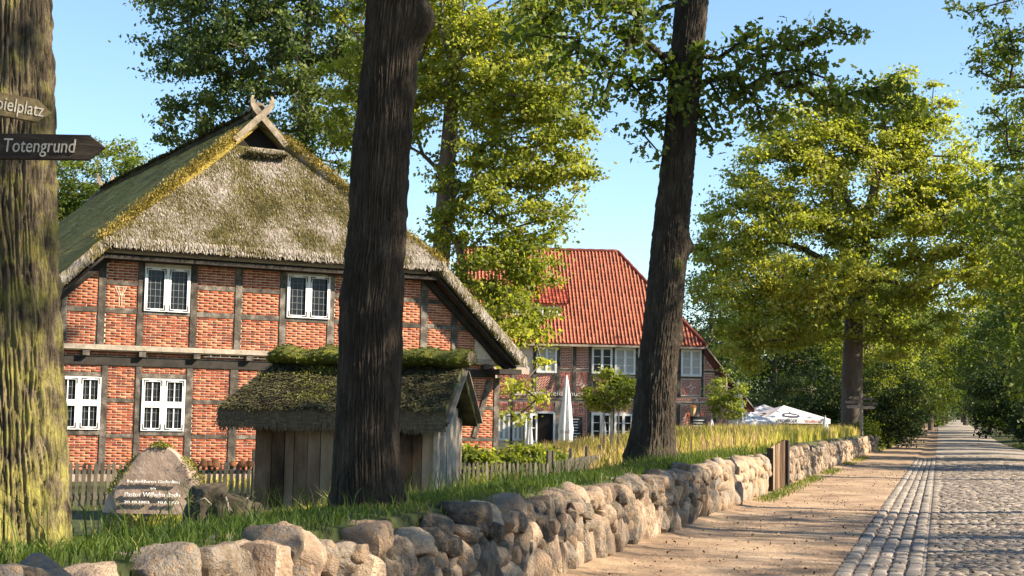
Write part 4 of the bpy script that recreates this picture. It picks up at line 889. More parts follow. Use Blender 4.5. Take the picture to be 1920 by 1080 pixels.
# lantern and chalkboards
lx = ipt(ish(1297, 770)[0], 0, .25)
ln = root('wall_lantern', (lx[0], lx[1], IG), 'copper coloured post lantern standing against the inn brick wall', 'lantern')
zt = ish(1297, 758)[1]; zb = ish(1297, 780)[1]
MB().tube([(lx[0], lx[1], IG), (lx[0], lx[1], zb)], [.035, .03], 8).build('post', M['iron'], ln)
MB().tube([(lx[0], lx[1], zb), (lx[0], lx[1], zt - .12)], [.09, .19], 6).build('lamp_glass', M['lamp_glass'], ln)
MB().tube([(lx[0], lx[1], zt - .12), (lx[0], lx[1], zt)], [.24, .05], 6).build('cap', M['terracotta'], ln)
for px, lab in ((1074, 'tall black chalkboard menu leaning beside the large closed parasol'), (1308, 'black chalkboard menu leaning below the lantern on the inn wall')):
    p = ipt(ish(px, 800)[0], 0, .35); z1 = ish(px, 781)[1]; cb = root('chalkboard', (p[0], p[1], IG), lab, 'chalkboard'); c = np.array([p[0], p[1], (z1 + IG) / 2]); tz = np.array([0, .10, 1.0])
    MB().box(c, ID * .44, IN_ * .02, tz * (z1 - IG) / 2).build('board', M['chalk'], cb)
    ch = MB()
    for k in range(9): ch.box(c + tz * (.85 - k * .14) + ID * random.uniform(-.1, .05) + IN_ * .025, ID * random.uniform(.16, .32), IN_ * .003, tz * .018)
    ch.build('chalk_writing', M['white_ink'], cb)

# ================================================================== PARASOLS
def parasol_open(px, Y, half, zval, zap, rot, label, txt=True):
    p = at_y(px, 790, Y); g = float(H(p[0], p[1])); r_ = root('parasol', (p[0], p[1], g), label, 'parasol', None); c, s_ = math.cos(rot), math.sin(rot)
    def P(a, b, z): return np.array([p[0] + a * c - b * s_, p[1] + a * s_ + b * c, z])
    n = 8; V = []; F = []; ring = []
    for i in range(4):
        k = [(-1, -1), (1, -1), (1, 1), (-1, 1)]; A = np.array(k[i]); B = np.array(k[(i + 1) % 4]); m = MB()
        G = [[None] * (n + 1) for _ in range(n + 1)]
        for a in range(n + 1):
            t = a / n
            for b in range(n + 1):
                q = (A + (B - A) * b / n) * t * half; sag = -.10 * math.sin(math.pi * t) * math.sin(math.pi * b / n) * 1.2; G[a][b] = P(q[0], q[1], zap + (zval - zap) * t + sag)
        for a in range(n):
            for b in range(n): m.poly([G[a][b], G[a + 1][b], G[a + 1][b + 1], G[a][b + 1]] if a else [G[0][0], G[1][b], G[1][b + 1]])
        for b in range(n): m.poly([G[n][b], G[n][b] - ZZ * .24, G[n][b + 1] - ZZ * .24, G[n][b + 1]])
        panel = m.build('canopy_panel', M['canvas'], r_)
        o = P(*(np.array([(A + B)[0], (A + B)[1]]) / 2 * half), zval - .13); out = P((A + B)[0] / 2, (A + B)[1] / 2, 0) - P(0, 0, 0); tx = np.cross(ZZ, out)
        if txt and out[1] < 0:
            text_part('ERDINGER', 'print', M['ink_blue'], r_, o + out * .012 - tx * half * .35, tx, ZZ, .22, 1.05, extrude=.002)
            text_part('Weißbräu', 'print', M['ink_red'], r_, o + out * .012 + tx * half * .45, tx, ZZ, .20, .9, extrude=.002)
            # oval emblem lying on the slope
            sl_ = out * half * .0 + (P(0, 0, zap) - (P(*((A + B) / 2 * half), zval))); sl_ /= np.linalg.norm(sl_); ce = P(*((A + B) / 2 * half * .72), zap + (zval - zap) * .72 - .06) - tx * .2; nn = np.cross(tx, sl_)
            e = MB(); e.poly([ce + nn * .03 + tx * .46 * math.cos(t) + sl_ * .34 * math.sin(t) for t in np.linspace(0, 6.283, 25)[:-1]]); e.build('emblem', M['ink_blue'], r_)
            e = MB(); e.poly([ce + nn * .04 + tx * .36 * math.cos(t) + sl_ * .12 * math.sin(t) for t in np.linspace(0, 6.283, 25)[:-1]]); e.build('emblem', M['canvas'], r_)
    MB().tube([P(0, 0, g), P(0, 0, zap - .05)], [.035, .035], 8).build('pole', M['white'], r_)
    for i in range(8):
        a = i * math.pi / 4; d = 1 / max(abs(math.cos(a)), abs(math.sin(a))); MB().bar(P(0, 0, zap - .12), P(half * .97 * d * math.cos(a), half * .97 * d * math.sin(a), zval - .03), .02, .03).build('rib', M['timber_pale'], r_)
parasol_open(1470, 76, 1.72, 1.80, 2.46, .25, 'wide open white parasol with dark oval emblem and printed valance near the oak')
parasol_open(1432, 81, 1.75, 1.80, 2.55, .1, 'open white parasol partly hidden behind the front printed parasol', False)
parasol_open(1408, 73, .85, 1.62, 2.08, .2, 'small open white parasol beside the sloping inn roof edge', False)
def parasol_closed(px, ytop, Y, rw, label, frac=.72):
    p = at_y(px, 790, Y); g = float(H(p[0], p[1])); z1 = at_y(px, ytop, Y)[2]; r_ = root('parasol', (p[0], p[1], g), label, 'parasol', None); h = z1 - g; z0 = z1 - h * frac
    k = 28; n = 12; V = []
    for i in range(n):
        t = i / (n - 1); z = z1 - (z1 - z0) * t; r = rw * (.08 + .92 * t ** .8) * (1.0 - .15 * (t > .9))
        for j in range(k):
            a = 2 * math.pi * j / k; rr = r * (1 + .30 * math.cos(a * 7 + 1.2 * t)) * .8; V.append((p[0] + rr * math.cos(a), p[1] + rr * math.sin(a), z + .05 * h * .4 * math.cos(a * 7) * (t > .95)))
    i = np.arange(n * k).reshape(n, k); F = np.stack([i[1:], np.roll(i, -1, 1)[1:], np.roll(i, -1, 1)[:-1], i[:-1]], -1).reshape(-1, 4); obj_np('folded_canopy', np.array(V), F, M['canvas'], r_, smooth=True)
    MB().tube([(p[0], p[1], g), (p[0], p[1], z1 + .03)], [.03, .03], 8).build('pole', M['timber_pale'], r_)
    MB().tube([(p[0], p[1], g), (p[0], p[1], g + .10)], [.28, .26], 12).build('base', M['iron'], r_)
    if rw > .3:
        text_part('ERDINGER', 'print', M['ink_blue'], r_, (p[0], p[1] - rw * 1.06, z0 + .42), (1, 0, 0), ZZ, .2, .5, extrude=.004)
parasol_closed(1061, 703, 66, .40, 'tall closed white parasol standing in front of the inn doorway', .8)
parasol_closed(1384, 714, 68, .40, 'tall closed white parasol standing by the sloping end of the inn', .85)
for px, yt, Y, lab in ((993, 774, 60, 'small closed white parasol before the open white inn door'), (1131, 778, 58, 'small closed white parasol beside the staked young tree'), (1334, 786, 58, 'small closed white parasol beside the chalkboard below the lantern'), (1456, 790, 62, 'small closed white parasol in front of the wide open printed parasol'), (1547, 780, 64, 'small closed white parasol standing alone between open parasol and oak trunk')): parasol_closed(px, yt, Y, .20, lab, .8)

# ================================================================== SIGNPOSTS
sgp = at_y(-48, 600, 7.9); zg = float(H(sgp[0], sgp[1]))
sg_ = root('signpost', (sgp[0], sgp[1], zg), 'wooden signpost with carved arms pointing right beside the lichened oak trunk', 'signpost')
MB().tube([(sgp[0], sgp[1], zg - .1), (sgp[0], sgp[1], 3.45)], [.07, .065], 12).build('post', M['sign_dark'], sg_)
def arm(p0, p1, h, t, m, txt, sz, wd, tpos):
    p0 = np.array(p0); p1 = np.array(p1); d = p1 - p0; L = np.linalg.norm(d); d /= L; up_ = ZZ - d * d[2]; up_ /= np.linalg.norm(up_); n = np.cross(d, up_)
    if n[1] > 0: n = -n
    a = MB().prism([p0 - up_ * h / 2, p1 - d * h * .62 - up_ * h / 2, p1 + up_ * h * .0, p1 - d * h * .62 + up_ * h / 2 - up_ * .004, p0 + up_ * h / 2], -n * t).build('arm', M[m], sg_, bevel=.004)
    text_part(txt, 'lettering', M['sign_ink'], a, p0 + d * tpos + n * .004, d, up_, sz, wd, align='CENTER', extrude=.003, shear=.12)
q0 = at_y(-60, 273, 7.75); q1 = at_y(197, 276, 7.75)
arm(q0, q1, 50 / 2800 * 7.75, .028, 'sign_dark', 'Totengrund', .105, 136 / 2800 * 7.75, (75 + 60) / 2800 * 7.75)
q0 = at_y(-60, 183, 7.80); q1 = at_y(97, 212, 8.12)
arm(q0, q1, 46 / 2800 * 7.95, .028, 'sign_wood', 'Spielplatz', .105, 106 / 2800 * 8.1, (34 + 60) / 2800 * 7.95)
fs = at_y(1615, 760, 83); zg = float(H(fs[0], fs[1]))
f_ = root('signpost', (fs[0], fs[1], zg), 'pale wooden signpost with six short arms in front of the big oak trunk', 'signpost')
MB().tube([(fs[0], fs[1], zg - .1), (fs[0], fs[1], at_y(1615, 736, 83)[2])], [.10, .09], 10).build('post', M['timber_pale'], f_)
for x0, x1, y, m in ((1591, 1613, 746, 'timber'), (1617, 1639, 747, 'timber'), (1584, 1612, 753.5, 'timber'), (1617, 1647, 757, 'timber'), (1587, 1613, 762.5, 'timber_pale'), (1617, 1642, 764, 'timber_pale')):
    a = at_y(x0, y, 82.9); b = at_y(x1, y + .5, 82.9); h = .165; tip, st_ = (a, b) if x1 < 1615 else (b, a); d = tip - st_; d /= np.linalg.norm(d)
    MB().prism([st_ - ZZ * h / 2, tip - d * .1 - ZZ * h / 2, tip, tip - d * .1 + ZZ * h / 2, st_ + ZZ * h / 2], (0, .03, 0)).build('arm', M[m], f_)
# dark tub at the end of the far wall
tb_ = np.array([*xy(92.2, -3.9)]); V, F = lathe([(.34, 0), (.44, .75), (.46, .8), (.40, .8)]); tme = bpy.data.meshes.new('planter'); tme.from_pydata(V, [], F); tme.materials.append(M['iron']); o = tag(link('planter', tme), 'dark round planter tub below bright shrubs past the field stone walls', 'planter'); o.location = (tb_[0], tb_[1], float(H(*tb_)))

# ================================================================== TREES
def tubes_np(segs, k):
    # segs: array (n,8) p0 p1 r0 r1 -> quads
    P0 = segs[:, :3]; P1 = segs[:, 3:6]; r0 = segs[:, 6]; r1 = segs[:, 7]; d = P1 - P0; L = np.linalg.norm(d, axis=1, keepdims=True); d = d / np.maximum(L, 1e-6)
    a = np.cross(d, np.array([.31, .95, .05])); a /= np.maximum(np.linalg.norm(a, axis=1, keepdims=True), 1e-6); b = np.cross(d, a); n = len(segs)
    t = np.arange(k) * 2 * math.pi / k; ring = np.cos(t)[None, :, None] * a[:, None, :] + np.sin(t)[None, :, None] * b[:, None, :]
    V = np.concatenate([P0[:, None] + ring * r0[:, None, None], P1[:, None] + ring * r1[:, None, None]], 1).reshape(-1, 3)
    i = (np.arange(n) * 2 * k)[:, None] + np.arange(k)[None]; j = (np.arange(n) * 2 * k)[:, None] + (np.arange(k)[None] + 1) % k
    return V, np.stack([i, j, j + k, i + k], -1).reshape(-1, 4)
LEAF_Q = np.array([(0, -.5), (.34, .08), (0, .5), (-.34, .08)])
LEAF_O = np.array([(0, -.5), (.22, -.22), (.13, -.06), (.30, .14), (.13, .28), (0, .5), (-.13, .28), (-.30, .14), (-.13, -.06), (-.22, -.22)])
def leaves_np(centers, per, cr, size, shape, g, flat=.48, tb=None, centre=None):
    n = len(centers) * per; C = np.repeat(centers, per, 0); off = g.normal(0, 1, (n, 3)) * np.repeat(cr, per)[:, None] * np.array([1, 1, flat]); P = C + off
    nr = g.normal(0, 1, (n, 3)) + np.array([0, 0, .75])
    if centre is not None:
        o = P - centre; nr = nr + .6 * o / np.maximum(np.linalg.norm(o, axis=1, keepdims=True), 1e-3)
    nr /= np.linalg.norm(nr, axis=1, keepdims=True)
    a = np.cross(nr, g.normal(0, 1, (n, 3))); a /= np.maximum(np.linalg.norm(a, axis=1, keepdims=True), 1e-6); b = np.cross(nr, a)
    s = (size * g.uniform(.5, 1.5, n))[:, None, None]; k = len(shape)
    V = P[:, None] + s * (shape[None, :, :1] * a[:, None] + shape[None, :, 1:] * b[:, None])
    cup = (np.abs(shape[:, 0]) * .35)[None, :, None] * nr[:, None] * s; V = (V + cup).reshape(-1, 3)
    t = np.clip(np.repeat(tb if tb is not None else g.uniform(.25, .75, len(centers)), per) + g.normal(0, .16, n), 0, 1)
    return V, np.arange(n * k).reshape(n, k), np.repeat(t, k)
def skeleton(trunk, targets, g, step=.9, r_tip=.014, up=.25, pw=2.25, bias=.25):
    # trunk: list of (x,y,z,r). Every target is joined to the nearest branch, thickness by the pipe model
    N_ = []; par = []; rmin = []
    for i, q in enumerate(trunk):
        N_.append(np.array(q[:3], float)); par.append(i - 1); rmin.append(q[3])
    arr = np.array(N_); nd = [0.0] * len(N_)
    T = np.asarray(targets); base = np.array(trunk[len(trunk) // 2][:3]); order = np.argsort(np.linalg.norm(T - base, axis=1)); ends = []
    dist = np.zeros(len(N_)); arr_l = list(N_); path = [0.0 for _ in N_]
    for ti in order:
        c = T[ti]; A = np.array(arr_l); d = np.linalg.norm(A - c, axis=1) + bias * np.array(path) + 2.0 * np.maximum(A[:, 2] - c[2] - .3, 0) * .35
        d[:1] += 3; k = int(np.argmin(d)); p = A[k]; v = c - p; L = np.linalg.norm(v)
        if L < .05: ends.append(k); continue
        n = max(1, int(L / step)); ctrl = p + v * .5 + np.array([0, 0, up * L * g.uniform(.2, 1)]) * (1 if v[2] > -.2 * L else -.3) + g.normal(0, .07 * L, 3); last = k
        for s_ in range(1, n + 1):
            t = s_ / n; q = (1 - t) ** 2 * p + 2 * t * (1 - t) * ctrl + t * t * c
            if s_ < n: q = q + g.normal(0, .04 * L / n + .02, 3)
            arr_l.append(q); par.append(last); rmin.append(0); path.append(path[last] + L / n); last = len(arr_l) - 1
        ends.append(last)
    m = len(arr_l); acc = np.zeros(m)
    for e in ends: acc[e] += r_tip ** pw
    for i in range(m - 1, 0, -1):
        if par[i] >= 0: acc[par[i]] += max(acc[i], 1e-9)
    r = acc ** (1 / pw); r = np.maximum(r, np.array(rmin)); nt = len(trunk)
    segs = [np.concatenate([arr_l[par[i]], arr_l[i], [min(r[par[i]], r[i] * 1.35 + .01) if i >= nt else r[par[i]]], [r[i]]]) for i in range(1, m)]
    return np.array(segs), nt
def blob_targets(blobs, n, g, shell=.55):
    w = np.array([b[3] * b[4] * b[5] * (b[6] if len(b) > 6 else 1) for b in blobs]) ** .75; w /= w.sum(); out = []
    for i in g.choice(len(blobs), n, p=w):
        b = blobs[i]; v = g.normal(0, 1, 3); v /= np.linalg.norm(v); r = g.random() ** (1 / 3) if g.random() > shell else g.uniform(.82, 1.02); out.append(np.array(b[:3]) + v * r * np.array(b[3:6]))
    return np.array(out)
def tree(name, label, cat, base, trunk, blobs, ncl, per, cr, leaf, lm, bm, seed, group=None, shape=LEAF_Q, hide_trunk=0, k=6, bias=.25, shell=.55, r_tip=.014, up=.25, extra=None, sunny=.0):
    g = np.random.default_rng(seed); T = blob_targets(blobs, ncl, g, shell)
    if extra is not None: T = np.concatenate([T, np.asarray(extra, float)])
    T = T[T[:, 2] > base[2] + .25]
    segs, nt = skeleton(trunk, T, g, bias=bias, r_tip=r_tip, up=up); t = root(name, base, label, cat, group)
    if not hide_trunk:
        V, F = tubes_np(segs[:nt - 1], 14); obj_np('trunk', V, F, bm, t, smooth=True)
    big = segs[nt - 1:]; thick = big[big[:, 7] > .05]; thin = big[big[:, 7] <= .05]; V1, F1 = tubes_np(thick, 8) if len(thick) else (np.zeros((0, 3)), np.zeros((0, 4), int)); V2, F2 = tubes_np(thin, 4)
    obj_np('branches', np.concatenate([V1, V2]), np.concatenate([F1, F2 + len(V1)]), bm, t, smooth=True)
    ctr = np.array([np.average([b[i] for b in blobs], weights=[b[3] * b[4] * b[5] for b in blobs]) for i in range(3)])
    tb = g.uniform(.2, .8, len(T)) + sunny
    V, F, tt = leaves_np(T, per, cr * g.uniform(.6, 1.35, len(T)), leaf, shape, g, tb=tb, centre=ctr)
    obj_np('crown', V, F, lm, t, tt); return t
def bark_trunk(path, seed, m, parent, nseg=220, rows=400, depth=.055, flare=.45, knots=(), z0=None, fur=26):
    # path: list of (centre, radius) from below ground up; furrowed plates as real relief
    zs = np.array([p[0][2] for p in path]); X = np.array([p[0][0] for p in path]); Y = np.array([p[0][1] for p in path]); Rr = np.array([p[1] for p in path])
    z = zs[0] + (zs[-1] - zs[0]) * np.linspace(0, 1, rows); nf = int(nseg * .78); a = np.concatenate([np.linspace(-math.pi * 1.02, math.pi * .06, nf, endpoint=False), np.linspace(math.pi * .06, math.pi * .98, nseg - nf, endpoint=False)]); Z, A = np.meshgrid(z, a, indexing='ij')
    ca, sa = np.cos(A), np.sin(A); r = np.interp(Z, zs, Rr); g0 = zs[0] + .15
    r = r * (1 + flare * np.exp(-np.maximum(Z - g0, 0) / .28) * (.7 + .5 * np.cos(A * 5 + seed)) * .6) + .05 * r * (fbm(ca * 1.4 + seed, sa * 1.4, Z * .8, 3) - .45) * 2
    warp = 3.4 * (fbm(ca * 2 + seed, sa * 2, Z * 1.5, 4) - .45) + .5 * np.sin(Z * 2.2 + seed)
    k1 = np.abs(np.sin(fur / 2 * A + warp * 2.6)); k2 = np.abs(np.sin(fur * .81 * A + Z * 2.6 + warp * 3 + 1.3)); brk = noise3(ca * 9 + seed, sa * 9, Z * 9)
    d = np.minimum(k1 ** .34, .25 + .75 * k2 ** .36) * (.5 + .75 * brk) + .35 * (fbm(ca * 14, sa * 14, Z * 12 + seed, 2) - .4)
    crack = np.abs(np.sin(Z * 9 + 7 * noise3(ca * 7 + seed, sa * 7, Z * 1.2) + 4 * noise3(ca * 16, sa * 16, Z * .7 + seed))); d = d * (.55 + .45 * np.minimum(1, crack * 2.6))
    r = r + depth * (d - .7)
    for kz, ka, kr, kh in knots:
        dd = ((Z - kz) / kr) ** 2 + ((np.angle(np.exp(1j * (A - ka)))) * np.interp(kz, zs, Rr) / kr) ** 2; r = r + kh * np.exp(-dd)
    V = np.stack([np.interp(Z, zs, X) + r * ca, np.interp(Z, zs, Y) + r * sa, Z], -1).reshape(-1, 3); i = np.arange(rows * nseg).reshape(rows, nseg)
    F = np.stack([i[:-1], np.roll(i, -1, 1)[:-1], np.roll(i, -1, 1)[1:], i[1:]], -1).reshape(-1, 4); return obj_np('trunk', V, F, m, parent, smooth=True)
def px_path(samples, Y, zlow, zhigh):
    pts = [(at_y(x, y, Y), w / 2 / FPX * Y) for x, y, w in samples]
    p, r = pts[0]; lo = (np.array([p[0], p[1], zlow]), r); p1, r1 = pts[-1]; p0, r0 = pts[-2]; d = (p1 - p0) / (p1[2] - p0[2]); hi = (p1 + d * (zhigh - p1[2]) * .7, r1 * .8); hi[0][2] = zhigh
    return [lo] + pts[1:] + [hi]
near = []
# lichened oak at the left edge, its sunlit yellow put into the bark colour
P1 = px_path([(10, 985, 232), (12, 800, 212), (8, 500, 196), (4, 250, 190), (0, 0, 186)], 8.7, .72, 6.2)
t1 = tree('oak_tree', 'thick oak trunk with lichen and painted-in sunlight beside the carved signpost', 'tree', (P1[0][0][0], P1[0][0][1], .85), [(*P1[-1][0] - np.array([0, 0, .6]), .25), (*P1[-1][0], .24), (P1[-1][0][0] - .3, P1[-1][0][1] + .1, 8.5, .2), (P1[-1][0][0] - .5, P1[-1][0][1], 12, .12)],
          [(P1[-1][0][0] - 1.5, P1[-1][0][1] - .5, 11, 4.2, 4.2, 3.6)], 170, 110, .42, .15, M['leaf_mid'], M['bark'], 21, 'oaks in a row behind the stone wall', hide_trunk=1)
bark_trunk(P1, 1.7, M['bark_pale'], t1, 300, 290, .05, .2, fur=46)
# mossy dark oak in the middle
P2 = px_path([(688, 950, 128), (690, 800, 117), (694, 600, 115), (709, 400, 105), (714, 300, 105), (733, 100, 104), (742, 0, 110)], 12.8, .70, 7.2)
t2 = tree('oak_tree', 'dark mossy oak trunk in front of the thatched shed', 'tree', (P2[0][0][0], P2[0][0][1], .85), [(*P2[-1][0] - np.array([0, 0, .6]), .24), (*P2[-1][0], .22), (P2[-1][0][0] + .3, P2[-1][0][1] + .1, 9.5, .18), (P2[-1][0][0] + .4, P2[-1][0][1], 13, .1)],
          [(P2[-1][0][0] - .3, P2[-1][0][1] + .3, 11.2, 4.0, 4.0, 3.2)], 170, 110, .42, .15, M['leaf_mid'], M['bark'], 22, 'oaks in a row behind the stone wall', hide_trunk=1)
bark_trunk(P2, 4.1, M['bark'], t2, 290, 300, .04, .25, knots=((at_y(715, 40, 12.8)[2], -.3, .16, .13), (at_y(700, 495, 12.8)[2], -1.2, .09, .035), (at_y(640, 560, 12.8)[2], math.pi, .1, .02)), fur=42)
# leaning dark oak further along the wall
P3 = px_path([(1218, 850, 88), (1226, 780, 76), (1234, 690, 72), (1256, 450, 67), (1281, 200, 60), (1297, 0, 62)], 28, .8, 12.0)
def near_leaf_branch(pts_px, Y, dy=0.0):
    return [at_y(x, y, Y + q) for x, y, q in pts_px]
ex3 = near_leaf_branch([(1330, 150, -.2), (1370, 140, -.4), (1400, 120, -.5), (1440, 110, -.6), (1480, 95, -.6), (1520, 75, -.7), (1560, 60, -.7), (1600, 66, -.7), (1345, 110, 0), (1390, 80, -.3), (1410, 60, -.3), (1460, 85, -.4), (1350, 190, 0), (1320, 215, .1), (1400, 165, -.4), (1450, 140, -.4), (1500, 130, -.6), (1530, 120, -.6), (1480, 60, -.4), (1545, 50, -.6), (1420, 200, -.5), (1455, 215, -.5), (1340, 250, 0), (1290, 180, -.5), (1265, 175, -.5), (1270, 205, -.5), (1300, 130, -.5), (1310, 95, -.5), (1250, 130, 0), (1240, 105, 0), (1240, 150, 0), (1225, 40, 0), (1240, 15, 0), (1220, 235, 0), (1200, 245, 0), (1235, 285, 0), (1330, 260, 0), (1200, 175, 0), (1183, 160, 0), (1175, 145, 0), (1155, 135, 0), (1210, 190, 0), (1475, 165, -.5), (1375, 215, -.2), (1430, 235, -.5), (1365, 165, -.3), (1385, 185, -.3), (1425, 150, -.5), (1500, 155, -.5), (1415, 95, -.5)], 28)
exr = [at_y(x + random.uniform(-30, 30), y + random.uniform(-22, 22), 27.5 + random.uniform(-.6, .6)) for x, y in ((1560, 180), (1600, 190), (1640, 185), (1680, 190), (1520, 175), (1590, 205), (1650, 175), (1620, 165), (1540, 195), (1570, 160), (1690, 170), (1610, 185))]
top3 = near_leaf_branch([(x, y, q) for x, y, q in [(980 + 34 * i + random.uniform(-15, 15), random.uniform(-60, 150) * (1 - abs(i - 3.2) / 6) + 5, random.uniform(-1, 1)) for i in list(range(7)) * 5]] + [(1135, 175, 0), (1150, 130, 0), (1175, 95, 0), (1120, 195, 0), (1180, 60, 0), (1195, 20, 0)], 26)
t3 = tree('oak_tree', 'leaning dark oak trunk with leafy low branch between the farmhouse and the inn', 'tree', (P3[0][0][0], P3[0][0][1], .95),
          [(*at_y(1275, 260, 28), .2), (*at_y(1283, 180, 28), .2), (*at_y(1290, 100, 28), .2), (*at_y(1300, 0, 28), .2), (*P3[-1][0], .22), (P3[-1][0][0] + .4, P3[-1][0][1], 15, .14), (P3[-1][0][0] + .5, P3[-1][0][1], 18, .08)],
          [(P3[-1][0][0] - .5, P3[-1][0][1], 15.2, 4.8, 4.8, 3.8)], 120, 62, .24, .15, M['leaf_mid'], M['bark'], 23, 'oaks in a row behind the stone wall', hide_trunk=1, shape=LEAF_O, extra=ex3 + exr + top3, up=.1)
bark_trunk(P3, 8.3, M['bark'], t3, 180, 300, .055, .3, knots=((at_y(1285, 462, 28)[2], .0, .16, .13), (at_y(1262, 630, 28)[2], -.2, .2, .06)), fur=38)

GRP = 'trees behind the farmhouse'
def pb(px, py, Y, rx, ry=None, rz=None): p = at_y(px, py, Y); return (p[0], p[1], p[2], rx, ry or rx, rz or rx * .85)
# dark oak behind the thatched ridge
b0 = at_y(560, 780, 66); g0 = -.1
tree('oak_tree', 'tall dark green oak rising behind the thatched ridge', 'tree', (b0[0], b0[1], g0), [(b0[0], b0[1], g0 - .2, .5), (b0[0], b0[1], 6, .42), (b0[0] - .3, b0[1], 11, .34), (b0[0] - .2, b0[1], 16, .22), (b0[0], b0[1], 21, .1)],
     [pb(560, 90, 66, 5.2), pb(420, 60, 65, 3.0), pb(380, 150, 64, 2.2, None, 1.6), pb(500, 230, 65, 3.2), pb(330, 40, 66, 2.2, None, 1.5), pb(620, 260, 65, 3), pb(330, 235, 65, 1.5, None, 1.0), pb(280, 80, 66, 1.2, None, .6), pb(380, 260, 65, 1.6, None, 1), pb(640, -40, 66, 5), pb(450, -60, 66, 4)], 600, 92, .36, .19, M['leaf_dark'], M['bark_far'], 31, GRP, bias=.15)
b0 = at_y(815, 780, 57)
tree('oak_tree', 'sunlit yellow-green oak with forked trunk right of the thatched gable', 'tree', (b0[0], b0[1], g0), [(b0[0], b0[1], g0 - .2, .42), (b0[0], b0[1], 4, .36), (b0[0] + .1, b0[1], 7.4, .32), (b0[0] + .2, b0[1], 9.5, .25), (b0[0] + .4, b0[1], 14, .18), (b0[0] + .6, b0[1], 18, .08)],
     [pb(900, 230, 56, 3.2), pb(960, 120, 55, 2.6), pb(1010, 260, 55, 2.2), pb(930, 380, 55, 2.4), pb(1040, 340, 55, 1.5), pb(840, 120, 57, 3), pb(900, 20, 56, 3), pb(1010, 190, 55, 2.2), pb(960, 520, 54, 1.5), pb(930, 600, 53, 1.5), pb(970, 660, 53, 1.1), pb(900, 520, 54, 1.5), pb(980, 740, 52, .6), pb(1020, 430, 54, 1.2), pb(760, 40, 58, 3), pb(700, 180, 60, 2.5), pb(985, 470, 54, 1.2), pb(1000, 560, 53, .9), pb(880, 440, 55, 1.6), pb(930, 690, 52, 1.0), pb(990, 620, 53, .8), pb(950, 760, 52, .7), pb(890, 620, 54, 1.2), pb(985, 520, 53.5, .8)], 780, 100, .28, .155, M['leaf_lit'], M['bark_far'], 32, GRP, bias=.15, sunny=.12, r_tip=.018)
b0 = at_y(180, 780, 80)
tree('oak_tree', 'small pale tree showing beyond the low end of the thatched ridge', 'tree', (b0[0], b0[1], g0), [(b0[0], b0[1], g0, .3), (b0[0], b0[1], 6, .22), (b0[0], b0[1], 12, .1)], [pb(180, 350, 80, 3.4, None, 2.6), pb(240, 320, 80, 1.8), pb(120, 380, 80, 2.2), pb(60, 420, 80, 3)], 150, 120, .42, .17, M['leaf_mid'], M['bark_far'], 33, GRP)
# the great oak by the lane
b0 = at_y(1597, 790, 90); zb = float(H(b0[0], b0[1])); bx, by = b0[0], b0[1]
lim = lambda x, y, Y=90: at_y(x, y, Y)
tree('oak_tree', 'great spreading sunlit oak with pale trunk by the end of the stone wall', 'tree', (bx, by, zb), [(bx, by, zb - .3, .80), (bx, by, zb + .6, .66), (*lim(1598, 700), .62), (*lim(1601, 600), .56), (*lim(1610, 540), .46), (*lim(1618, 440), .34), (*lim(1645, 330), .24), (*lim(1660, 220), .12)],
     [pb(1600, 330, 90, 4.5), pb(1480, 340, 89, 3.6), pb(1400, 400, 89, 2.6), pb(1380, 520, 88, 2.6), pb(1500, 480, 87, 3.4), pb(1640, 220, 90, 3.0), pb(1530, 240, 90, 2.8), pb(1740, 300, 90, 3.0), pb(1760, 430, 89, 3.4), pb(1680, 480, 87, 3.2), pb(1560, 580, 87, 2.2), pb(1440, 600, 88, 2.4), pb(1380, 640, 88, 1.7), pb(1700, 180, 90, 1.8), pb(1780, 540, 88, 2.4), pb(1720, 600, 88, 2.0), pb(1800, 360, 91, 2.4), pb(1340, 470, 90, 1.2), pb(1670, 640, 88, 1.2), pb(1440, 260, 90, 1.6), pb(1400, 680, 88, .8), pb(1760, 220, 90, 1.2)],
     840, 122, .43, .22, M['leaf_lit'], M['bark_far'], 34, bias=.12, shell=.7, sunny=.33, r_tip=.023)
# ---- background wood: a few prototypes, then copies
def proto(seed, h, r, lm, per=70, ncl=190, leaf=.26, low=.12):
    g = np.random.default_rng(seed); bl = []
    for i in range(9):
        t = i / 8; rr = r * (.55 + .6 * math.sin(math.pi * min(t * .9 + .12, 1))) * .62; a = g.uniform(0, 6.28); q = r * .42 * g.random(); bl.append((q * math.cos(a), q * math.sin(a), h * (low + (1 - low) * (t * .86 + .06)), rr, rr, h * .12))
    return tree('woodland_tree', 'x', 'tree', (0, 0, 0), [(0, 0, -.3, .035 * h * .7), (0, 0, h * .3, .022 * h * .7), (.2, 0, h * .6, .016 * h * .7), (0, .2, h * .9, .04)], bl, ncl, per, .62, leaf, lm, M['bark_far'], seed, shell=.75)
pr = [proto(51, 19, 6, M['leaf_dark']), proto(52, 17, 5.5, M['leaf_mid']), proto(53, 20, 5, M['leaf_bush']), proto(54, 16, 5.5, M['leaf_lit'], low=.25)]
used = set()
def place(i, x, y, s, rot, label, group, name='woodland_tree', cat='tree', sz=None):
    r0 = pr[i]
    if i not in used: used.add(i); r = r0
    else:
        r = r0.copy(); COL.objects.link(r); ORG[r.name] = np.zeros(3)
        for ch in r0.children:
            c = ch.copy(); COL.objects.link(c); c.parent = r
    r.location = (x, y, float(H(x, y)) - .1); r.rotation_euler = (0, 0, rot); r.scale = (s, s, sz or s); r.name = name; tag(r, label, cat, group); return r
LABS = ['dark green woodland tree beyond the inn and oak', 'mid green woodland tree beyond the great oak', 'dense dark woodland tree behind the parasols', 'yellow-green woodland tree behind the great oak']
GW = ['dark woodland trees behind', 'green woodland trees behind', 'dense woodland trees behind', 'yellow-green woodland trees behind']
